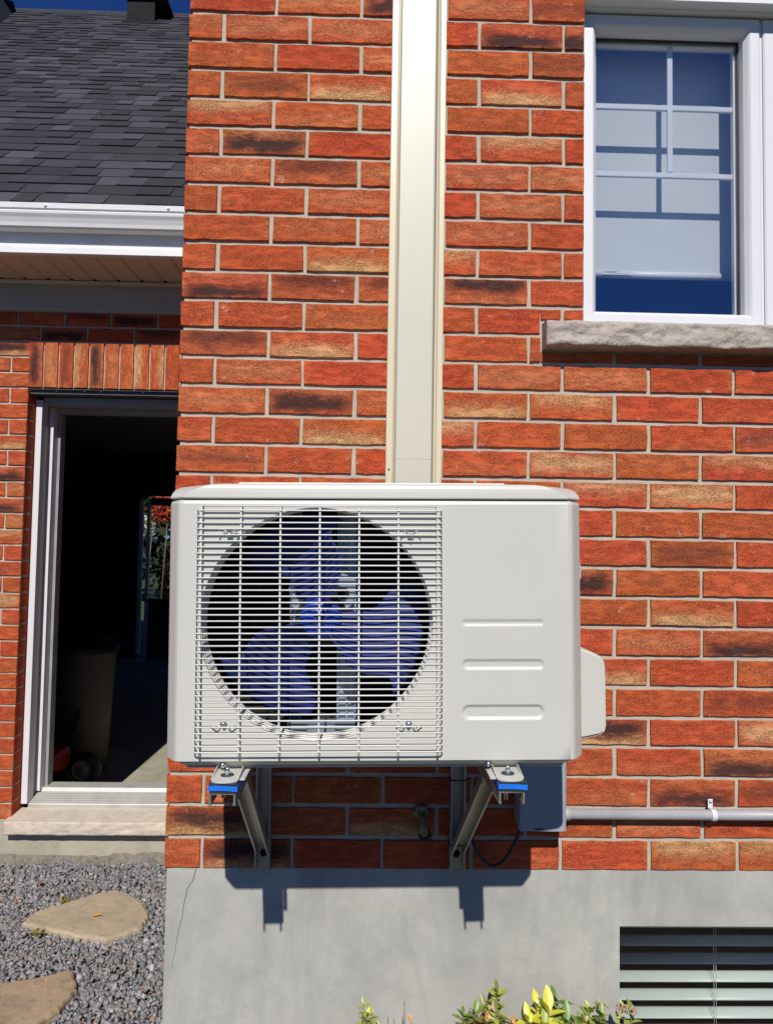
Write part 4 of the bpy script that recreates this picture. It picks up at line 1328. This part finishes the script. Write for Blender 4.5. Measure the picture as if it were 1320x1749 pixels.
for (xw, xa), lbl in zip(ARM_L, ('aluminium wall bracket under the left end of the outdoor unit', 'aluminium wall bracket under the right end of the outdoor unit, beside the grey box')):
    br = empty('wall_bracket', (xw, 0, 0))
    tag(br, lbl, 'bracket', 'brackets carrying the outdoor unit')
    dx = xa-xw; dz = -0.0034 if xa < 0.4 else 0.0029
    b = MB(); chan(b, (0, -0.0015, 0.004), (0, -0.0015, 0.352), 0.033, 0.026, (0, -1, 0)); b.obj('upright', M['alu'], br)
    b = MB(); chan(b, (dx*0.06, -0.030, 0.340+dz), (dx, -0.502, 0.340+dz), 0.040, 0.0165, (0, 0, -1), 0.0028); b.obj('arm', M['alu'], br)
    b = MB(); chan(b, (0.0, -0.020, 0.060), (dx*0.62, -0.335, 0.318), 0.028, 0.016, (0, -1, -0.3), 0.0025); b.obj('brace', M['alu'], br)
    pd = MB()
    X0, X1 = dx-0.0205, dx+0.0225
    pd.box(X0, X1, -0.505, -0.425, 0.3515, 0.3552, b=0.001)
    pd.box(X0+0.001, X1-0.001, -0.504, -0.425, 0.3405, 0.3440)
    po = pd.obj('rubber_mount', M['rubber'], br, (0, 0, dz))
    b = MB()
    prf = []
    for i in range(9):
        q = i/8; prf.append((X0-0.001+(X1-X0+0.002)*q, 0.3513+0.0009*math.sin(q*PI)-(0.0012*q)))
    for i in range(8, -1, -1):
        q = i/8; prf.append((X0-0.001+(X1-X0+0.002)*q, 0.3438+0.0009*math.sin(q*PI)-(0.0012*q)))
    b.prism_y(prf, -0.5058, -0.424); b.obj('blue_stripe', M['blue_rubber'], po)
    b = MB()
    for k in range(7):
        b.box(X0+0.003+k*0.0058, X0+0.0055+k*0.0058, -0.5035, -0.426, 0.3395, 0.3408)
    b.obj('ridges', M['rubber'], po)
    b = MB(); b.lathe_z([(0.003, 0.320), (0.003, 0.352)], dx-0.004, -0.474, 10, cap0=True); b.obj('bolt', M['chrome'], br)
    b = MB(); b.lathe_y([(0.0, -0.014), (0.0055, -0.014), (0.006, -0.0125), (0.006, -0.005), (0.009, -0.0048), (0.009, -0.003)], 0.0, 0.037, 6, smooth=False); b.obj('bolt', M['black_metal'], br)

# ------------------------------------------------------------------ disconnect box and conduit
bx = empty('disconnect_box', (0.8228, 0, 0.1133))
tag(bx, 'grey electrical box fixed to the brick under the right end of the unit', 'electrical box')
b = MB(); b.box(-0.049, 0.049, -0.060, -0.001, 0.0, 0.175, b=0.003); b.obj('enclosure', M['grey_box'], bx)
b = MB()
b.prism_z([(-0.0505, -0.050), (-0.0505, -0.068), (-0.0485, -0.070), (0.040, -0.070), (0.046, -0.0690), (0.0505, -0.065), (0.0505, -0.050)], -0.001, 0.177); b.obj('lid', M['grey_box'], bx)
b = MB(); b.box(-0.018, 0.0, -0.072, -0.0701, 0.0025, 0.005); b.obj('latch', M['black_plastic'], bx)

cn = empty('conduit', (0.8735, -0.020, 0.131))
tag(cn, 'light grey plastic conduit running right from the electrical box along the brick', 'conduit')
b = MB(); b.tube([(-0.001, 0, 0), (1.5, 0, 0.0)], 0.0112, 20); b.obj('pipe', M['pvc'], cn)
b = MB(); b.tube([(0.0, 0, 0), (0.020, 0, 0), (0.0205, 0, 0)], [0.0135, 0.0135, 0.0120], 20); b.obj('coupling', M['pvc'], cn)
cl = MB()
pts_in = []
for xo_ in (0.341, 0.351):
    pass
arc = [(math.cos(R(a)), math.sin(R(a))) for a in range(-95, 96, 14)]
v = []
for xo_ in (0.335, 0.346):
    for rr in (0.0115, 0.0130):
        for (c_, s_) in arc: v.append((xo_+0.004*(-s_)*0.0, -c_*rr, s_*rr))
na = len(arc)
fs = []
for i in range(na-1):
    fs += [(na+i, na+i+1, 3*na+i+1, 3*na+i), (i, i+1, na+i+1, na+i), (2*na+i, 3*na+i, 3*na+i+1, 2*na+i+1)]
cl.add(v, fs, smooth=False)
cl.box(0.335, 0.346, 0.010, 0.0125, 0.010, 0.031, b=0.001)
clo = cl.obj('clamp', M['white_vinyl'], cn)
b = MB(); b.lathe_y([(0.0, 0.0065), (0.002, 0.0065), (0.0032, 0.008), (0.0032, 0.0098)], 0.3405, 0.026, 12); b.obj('screw', M['chrome'], clo)

# cable loop
b = MB()
pts = []
for i in range(17):
    q = i/16
    pts.append((0.668+0.115*q, -0.045+0.01*math.sin(q*PI), 0.121-0.088*math.sin(q*PI)**0.8-0.03*(1-q)*0.6))
b.tube(pts, 0.0038, 8)
o = b.obj('cable', M['black_plastic']); tag(o, 'black cable looping from the electrical box to the right bracket', 'cable')
for z in (0.206, 0.0665):
    b = MB(); b.box(0.6265, 0.6635, -0.034, -0.0315, z-0.0012, z+0.0012); b.box(0.6265, 0.6285, -0.034, 0.0, z-0.0012, z+0.0012); b.box(0.6615, 0.6635, -0.034, 0.0, z-0.0012, z+0.0012)
    o = b.obj('cable_tie', M['black_plastic'])
    tag(o, 'black cable tie round the right bracket upright, %s' % ('just under the unit' if z > 0.1 else 'low, near its bolt'), 'cable tie', 'cable ties on the right bracket')

# hose bib
hbx = empty('hose_tap', (0.566, 0, 0.11))
tag(hbx, 'old brass garden tap on the brick in the unit\'s shadow', 'tap')
b = MB(); b.lathe_y([(0.0, -0.006), (0.014, -0.006), (0.017, -0.002), (0.017, 0.0)], 0, 0.018, 20); b.tube([(-0.020, -0.003, 0.016), (0.020, -0.003, 0.016)], 0.006, 8); b.obj('flange', M['brass'], hbx)
b = MB(); b.tube([(0, -0.004, 0.018), (0, -0.035, 0.016), (0.001, -0.048, 0.004), (0.002, -0.052, -0.012)], [0.008, 0.008, 0.009, 0.010], 14); b.tube([(0, -0.02, 0.018), (0, -0.03, 0.034)], 0.005, 10); b.obj('spout', M['brass'], hbx)
b = MB(); b.lathe_y([(0.006, -0.040), (0.0105, -0.041), (0.0145, -0.038), (0.0145, -0.030), (0.0105, -0.028), (0.006, -0.029)], 0.006, -0.022, 20); b.obj('hose_ring', M['black_plastic'], hbx)
b = MB(); b.lathe_z([(0.0, 0.036), (0.012, 0.036), (0.013, 0.038), (0.012, 0.041), (0.0, 0.041)], 0, -0.03, 12); b.obj('handle', M['brass'], hbx)

# ------------------------------------------------------------------ gravel
ns = np.random.default_rng(5)
def gravel(x0, x1, y0, y1, dens, smin, smax, zbase, exclude=None):
    N = int((x1-x0)*(y1-y0)*dens)
    t_ = (1+5**0.5)/2
    iv = np.array([(-1, t_, 0), (1, t_, 0), (-1, -t_, 0), (1, -t_, 0), (0, -1, t_), (0, 1, t_), (0, -1, -t_), (0, 1, -t_), (t_, 0, -1), (t_, 0, 1), (-t_, 0, -1), (-t_, 0, 1)])/1.9
    ifc = np.array([(0, 11, 5), (0, 5, 1), (0, 1, 7), (0, 7, 10), (0, 10, 11), (1, 5, 9), (5, 11, 4), (11, 10, 2), (10, 7, 6), (7, 1, 8), (3, 9, 4), (3, 4, 2), (3, 2, 6), (3, 6, 8), (3, 8, 9), (4, 9, 5), (2, 4, 11), (6, 2, 10), (8, 6, 7), (9, 8, 1)])
    c = np.stack([ns.uniform(x0, x1, N), ns.uniform(y0, y1, N), np.zeros(N)], 1)
    s = (smin+(smax-smin)*ns.random(N)**2.2)/2
    c[:, 2] = zbase+ns.uniform(-0.006, 0.006, N)+s*0.3
    sc = np.stack([s*ns.uniform(.9, 1.5, N), s*ns.uniform(.7, 1.1, N), s*ns.uniform(.35, .75, N)], 1)
    V = iv[None]*ns.uniform(0.55, 1.35, (N, 12, 1))+ns.uniform(-.2, .2, (N, 12, 3))
    V = V*sc[:, None, :]
    q = ns.normal(size=(N, 4)); q[:, 1:3] *= 0.5; q /= np.linalg.norm(q, axis=1, keepdims=True)
    a, bq, cq, dq = q.T
    Rm = np.stack([np.stack([1-2*(cq*cq+dq*dq), 2*(bq*cq-dq*a), 2*(bq*dq+cq*a)], 1), np.stack([2*(bq*cq+dq*a), 1-2*(bq*bq+dq*dq), 2*(cq*dq-bq*a)], 1), np.stack([2*(bq*dq-cq*a), 2*(cq*dq+bq*a), 1-2*(bq*bq+cq*cq)], 1)], 1)
    V = np.einsum('nij,nkj->nki', Rm, V)+c[:, None, :]
    F = (ifc[None]+(np.arange(N)*12)[:, None, None]).reshape(-1, 3)
    me = bpy.data.meshes.new('gravel')
    me.vertices.add(N*12); me.vertices.foreach_set('co', V.reshape(-1).astype(np.float32))
    me.loops.add(len(F)*3); me.loops.foreach_set('vertex_index', F.reshape(-1).astype(np.int32))
    me.polygons.add(len(F)); me.polygons.foreach_set('loop_start', np.arange(0, len(F)*3, 3, dtype=np.int32)); me.polygons.foreach_set('loop_total', np.full(len(F), 3, np.int32))
    me.update(calc_edges=True)
    pal = np.array([(.15, .153, .163), (.20, .20, .21), (.095, .098, .105), (.27, .268, .265), (.18, .17, .155), (.38, .37, .35), (.22, .155, .105), (.30, .16, .09)])
    pr_ = np.array([.25, .20, .19, .09, .13, .04, .07, .03])
    cc = pal[ns.choice(len(pal), N, p=pr_)]*ns.uniform(.8, 1.2, (N, 1))
    ca = me.color_attributes.new('tone', 'FLOAT_COLOR', 'POINT')
    colr = np.concatenate([np.repeat(cc, 12, 0), np.ones((N*12, 1))], 1)
    ca.data.foreach_set('color', colr.reshape(-1).astype(np.float32))
    me.materials.append(M['gravel'])
    o = bpy.data.objects.new('gravel', me); link(o)
    tag(o, 'loose grey crushed gravel on the ground below the doorway', 'gravel', kind='stuff')
    return o
gravel(-1.75, 0.0, 0.05, 1.42, 21000, 0.006, 0.022, GZ+0.006)

# flagstones
def flagstone(pts, z0, z1, m, label, seed):
    cx = sum(p[0] for p in pts)/len(pts); cy = sum(p[1] for p in pts)/len(pts)
    rnd = random.Random(seed)
    per = []
    n_ = len(pts)
    for i in range(n_):
        a, b_ = Vector(pts[i]), Vector(pts[(i+1) % n_]); pr0 = Vector(pts[i-1])
        seg = 7
        for q in range(seg):
            t_ = q/seg
            # round the corners a little
            p = a.lerp(b_, t_)
            if q == 0: p = p*0.86+(pr0.lerp(a, 0.86)+a.lerp(b_, 0.14))*0.07
            per.append((p.x-cx+rnd.uniform(-.0035, .0035), p.y-cy+rnd.uniform(-.0035, .0035)))
    N = len(per)
    b = MB()
    rings = [(1.0, z0), (1.01, (z0*.6+z1*.4)), (1.0, z1-0.008), (0.975, z1-0.002), (0.94, z1)]
    vs_ = []
    for s_, z in rings:
        vs_ += [(x*s_, y*s_, z+(rnd.uniform(-.0012, .0012) if s_ < 0.99 else 0)) for x, y in per]
    fs = [(k*N+i, k*N+(i+1) % N, (k+1)*N+(i+1) % N, (k+1)*N+i) for k in range(len(rings)-1) for i in range(N)]
    fs.append(tuple((len(rings)-1)*N+i for i in range(N)))
    b.add(vs_, fs)
    o = b.obj('flagstone', m, loc=(cx, cy, 0))
    return tag(o, label, 'flagstone', 'flagstones in the gravel')
flagstone([(-0.735, 0.93), (-0.728, 1.00), (-0.57, 1.13), (-0.495, 1.165), (-0.43, 1.13), (-0.375, 1.085), (-0.315, 0.985), (-0.318, 0.90), (-0.41, 0.828), (-0.52, 0.85)], GZ-0.015, -0.598, M['flag'], 'pointed tan flagstone with a small orange leaf on it', 3)
flagstone([(-0.86, 0.56), (-0.66, 0.58), (-0.54, 0.61), (-0.445, 0.655), (-0.395, 0.56), (-0.41, 0.47), (-0.45, 0.38), (-0.62, 0.27), (-0.85, 0.33)], GZ-0.015, -0.596, M['flag2'], 'brown flagstone at the bottom left corner of the photo', 8)
lf = leaf_mesh('fallen_leaf', 0.034, 0.007, mat('orange leaf', (0.70, 0.33, 0.03), rough=0.6), 0.3, 0.05)
o = inst('fallen_leaf', lf, None, (-0.505, 0.958, -0.592), (0, 0, R(-65)))
tag(o, 'small orange leaf lying on the pointed tan flagstone', 'leaf')
# weeds beside the stone
def tuft(loc, n_, h, label):
    t_ = empty('weed', loc)
    tag(t_, label, 'weed', 'small weeds in the gravel')
    me = leaf_mesh('leaf', 0.028, 0.0045, M['leaf_olive'], 0.2, 0.25)
    rnd = random.Random(n_)
    for k in range(n_):
        inst('leaf', me, t_, (rnd.uniform(-.02, .02), rnd.uniform(-.012, .012), rnd.uniform(-.006, 0.004)), (R(rnd.uniform(20, 75)), R(rnd.uniform(-20, 20)), rnd.uniform(0, 6.28)))
tuft((-0.655, 0.875, -0.612), 16, 0.03, 'small green weed at the near left edge of the tan flagstone')
tuft((-0.655, 1.10, -0.612), 9, 0.02, 'small green weed in the gravel behind the tan flagstone')

# ------------------------------------------------------------------ plants by the foundation
LM = {}
for nm in ('leaf_green', 'leaf_olive', 'leaf_yellow', 'leaf_lime', 'leaf_rust'):
    LM[nm] = [leaf_mesh('leaf', 0.022*s_, 0.0062*s_, M[nm], 0.35, c_) for s_, c_ in ((1.0, 0.15), (0.8, 0.3), (1.2, 0.1))]
def shrub(x, y, label, stems, leafkinds, spread, seed, flowers=()):
    rnd = random.Random(seed)
    t_ = empty('shrub', (x, y, GZ)); tag(t_, label, 'shrub', 'small shrubs along the foundation')
    sb_ = MB()
    for (tx, tz, dens, kinds, size) in stems:
        base = Vector((rnd.uniform(-.03, .03), rnd.uniform(-.02, .02), 0)); tip = Vector((tx-x, rnd.uniform(-spread, spread), tz-GZ-0.017))
        mid = base.lerp(tip, 0.5)+Vector((rnd.uniform(-.02, .02), rnd.uniform(-.02, .02), 0))
        pts_ = [base.lerp(mid, q/3).lerp(mid.lerp(tip, q/3), q/3) if q < 4 else tip for q in range(4)]
        pts_ = [(base*(1-q)**2+mid*2*q*(1-q)+tip*q*q) for q in [i/8 for i in range(9)]]
        sb_.tube([p[:] for p in pts_], [0.0022*(1-0.07*i) for i in range(9)], 5)
        dens = int(dens*3.2)
        for k in range(dens):
            q = 1-(k/max(1, dens))*0.34
            p = base*(1-q)**2+mid*2*q*(1-q)+tip*q*q
            a = k*2.4+rnd.uniform(-.4, .4)
            el = R(62) if k < 2 else R(rnd.uniform(-15, 50))
            me = rnd.choice(LM[rnd.choice(kinds)])
            o = inst('leaf', me, t_, p[:], (el, rnd.uniform(-.3, .3), a))
            o.scale = (size*1.22, size*1.22, size*1.22)
    sb_.obj('stems', M['twig'], t_)
    for (fx, fz) in flowers:
        fm = MB()
        for k in range(26):
            a = rnd.uniform(0, 6.28); r_ = 0.016*math.sqrt(rnd.random())
            c = Vector((fx-x+r_*math.cos(a), r_*math.sin(a)*0.8, fz-GZ-0.010-14*r_*r_+rnd.uniform(-.002, .002)))
            fm.tube([c[:], (c+Vector((0, 0, 0.003)))[:]], [0.0026, 0.0012], 5)
        fm.obj('flower_head', M['flower'], t_)
    return t_
PY = -0.13
shrub(0.462, PY, 'small lime green shrub, leftmost along the foundation', [(0.445, -0.198, 16, ['leaf_lime'], 0.55), (0.462, -0.203, 16, ['leaf_lime'], 0.6), (0.452, -0.225, 12, ['leaf_lime', 'leaf_yellow'], 0.55), (0.475, -0.235, 12, ['leaf_lime'], 0.6)], None, 0.015, 1)
t_ = shrub(0.515, PY, 'bare thin twigs rising by the foundation right of the lime shrub', [(0.494, -0.212, 0, ['leaf_rust'], .5), (0.527, -0.185, 0, ['leaf_rust'], .5), (0.524, -0.212, 0, ['leaf_rust'], .5), (0.506, -0.222, 0, ['leaf_rust'], .5), (0.542, -0.228, 3, ['leaf_rust'], .5)], None, 0.01, 2)
shrub(0.695, PY, 'bushy olive and green shrub with rust tinted leaves in front of the foundation',
      [(0.644, -0.208, 12, ['leaf_green'], .8), (0.668, -0.196, 14, ['leaf_olive', 'leaf_green'], .85), (0.690, -0.198, 14, ['leaf_olive'], .85), (0.708, -0.192, 16, ['leaf_lime', 'leaf_olive'], .9), (0.722, -0.192, 16, ['leaf_green', 'leaf_lime'], .9), (0.744, -0.214, 12, ['leaf_olive', 'leaf_olive', 'leaf_green', 'leaf_rust'], .9), (0.69, -0.215, 16, ['leaf_olive', 'leaf_olive', 'leaf_green', 'leaf_rust'], .9), (0.66, -0.222, 14, ['leaf_olive', 'leaf_green'], .9), (0.715, -0.222, 16, ['leaf_green', 'leaf_olive'], .9), (0.735, -0.228, 14, ['leaf_olive'], .9)], None, 0.04, 3)
shrub(0.80, PY-0.01, 'shrub with bright yellow upright leaves between two greener shrubs',
      [(0.776, -0.212, 9, ['leaf_yellow'], 1.1), (0.798, -0.198, 9, ['leaf_yellow'], 1.35), (0.815, -0.192, 9, ['leaf_yellow'], 1.4), (0.806, -0.216, 10, ['leaf_yellow', 'leaf_lime'], 1.2), (0.786, -0.226, 10, ['leaf_yellow'], 1.1)], None, 0.02, 4)
shrub(0.885, PY, 'dark green arching shrub just left of the cellar window',
      [(0.838, -0.195, 12, ['leaf_green'], 1.25), (0.852, -0.214, 12, ['leaf_green'], 1.2), (0.880, -0.210, 14, ['leaf_green', 'leaf_lime'], .85), (0.905, -0.206, 14, ['leaf_green', 'leaf_lime'], .8), (0.918, -0.196, 12, ['leaf_green'], .8), (0.928, -0.214, 12, ['leaf_green', 'leaf_lime'], .8), (0.895, -0.226, 14, ['leaf_green', 'leaf_olive'], .85), (0.865, -0.23, 14, ['leaf_olive', 'leaf_green'], .9)], None, 0.03, 5, flowers=((0.927, -0.200),))
shrub(0.985, PY, 'thin shrub topped by a faded tan flower head at the cellar window corner',
      [(0.975, -0.215, 5, ['leaf_lime'], .9), (0.99, -0.212, 5, ['leaf_green', 'leaf_lime'], .9), (0.965, -0.235, 6, ['leaf_lime'], .8)], None, 0.01, 6, flowers=((0.972, -0.203), (0.989, -0.208)))

# ------------------------------------------------------------------ things inside the garage
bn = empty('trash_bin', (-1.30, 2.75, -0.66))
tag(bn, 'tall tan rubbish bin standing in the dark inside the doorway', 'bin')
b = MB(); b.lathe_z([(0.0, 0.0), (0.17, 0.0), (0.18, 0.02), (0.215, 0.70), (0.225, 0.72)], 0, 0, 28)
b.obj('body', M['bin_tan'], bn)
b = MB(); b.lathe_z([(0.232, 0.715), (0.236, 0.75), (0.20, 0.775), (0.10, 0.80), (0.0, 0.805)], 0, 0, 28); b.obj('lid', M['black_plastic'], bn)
mo = empty('lawn_mower', (-1.30, 2.25, -0.65))
tag(mo, 'red lawn mower parked just inside the dark doorway', 'lawn mower')
b = MB(); b.box(-0.22, 0.10, -0.22, 0.22, 0.10, 0.24, b=0.04); b.obj('deck', M['red_paint'], mo)
def wheelpair(x, y):
    b = MB(); b.lathe_y([(0.055, y-0.03), (0.085, y-0.032), (0.095, y-0.02), (0.095, y+0.02), (0.085, y+0.03), (0.0, y+0.03)], x, 0.095, 28)
    wh = b.obj('wheel', M['rubber'], mo)
    b = MB(); b.lathe_y([(0.0, y-0.026), (0.02, y-0.030), (0.022, y-0.024), (0.052, y-0.022), (0.055, y-0.028)], x, 0.095, 24); b.obj('rim', M['wheel_grey'], wh)
wheelpair(0.17, -0.15); wheelpair(0.17, 0.20); wheelpair(-0.26, -0.15)
b = MB(); b.tube([(-0.2, 0.2, 0.2), (-0.25, 0.6, 0.8), (0.1, 0.6, 0.8), (0.08, 0.2, 0.2)], 0.012, 8); b.obj('handle', M['black_metal'], mo)
cl_ = empty('ceiling_lamp', (-1.22, 3.6, 1.80))
tag(cl_, 'unlit glass bowl lamp on the dark garage ceiling', 'lamp')
b = MB(); b.lathe_z([(0.0, -0.12), (0.06, -0.11), (0.13, -0.08), (0.18, -0.02), (0.185, 0.0)], 0, 0, 32); b.obj('shade', M['wheel_grey'], cl_)

# shrubs seen through the far door
def bush(x, y, z, r_, m, label, seed, n_=700):
    rnd = np.random.default_rng(seed)
    b = MB()
    for k in range(n_):
        d = rnd.normal(size=3); d /= np.linalg.norm(d); p = np.array([x, y, z])+d*r_*rnd.random()**.4*np.array([1, .7, 1])
        a = rnd.normal(size=3)*0.04; c = rnd.normal(size=3)*0.04
        b.add([p, p+a, p+a+c, p+c], [(0, 1, 2, 3)])
    t_ = empty('garden_bush', (0, 0, 0)); tag(t_, label, 'bush')
    b.obj('crown', m, t_, fix=False)
    b = MB(); b.tube([(x, y, GZ-0.03), (x+0.1, y, z)], [0.016, 0.008], 8); b.obj('trunk', M['twig'], t_)
M['hedge'] = mat('dark evergreen', (0.018, 0.03, 0.010), (0.03, 0.045, 0.016), 3, 0.8)
hg = MB(); rg = np.random.default_rng(9)
for k in range(11000):
    p = np.array([rg.uniform(-8, 1.5), 15+rg.uniform(-.5, .5), GZ+3.6*rg.random()**0.8]); a = rg.normal(size=3)*0.10; c = rg.normal(size=3)*0.10
    hg.add([p, p+a, p+a+c, p+c], [(0, 1, 2, 3)])
tag(hg.obj('hedge', M['hedge'], fix=False), 'dark evergreen hedge far behind the garage, seen through its back door', kind='stuff')
bush(-3.78, 13.0, 1.40, 0.28, M['red_leaf'], 'red leaved bush outside, seen through the far glazed door', 1)
bush(-4.15, 13.2, 1.05, 0.22, M['pale_leaf'], 'pale leaved bush outside, seen through the far glazed door', 2, 350)
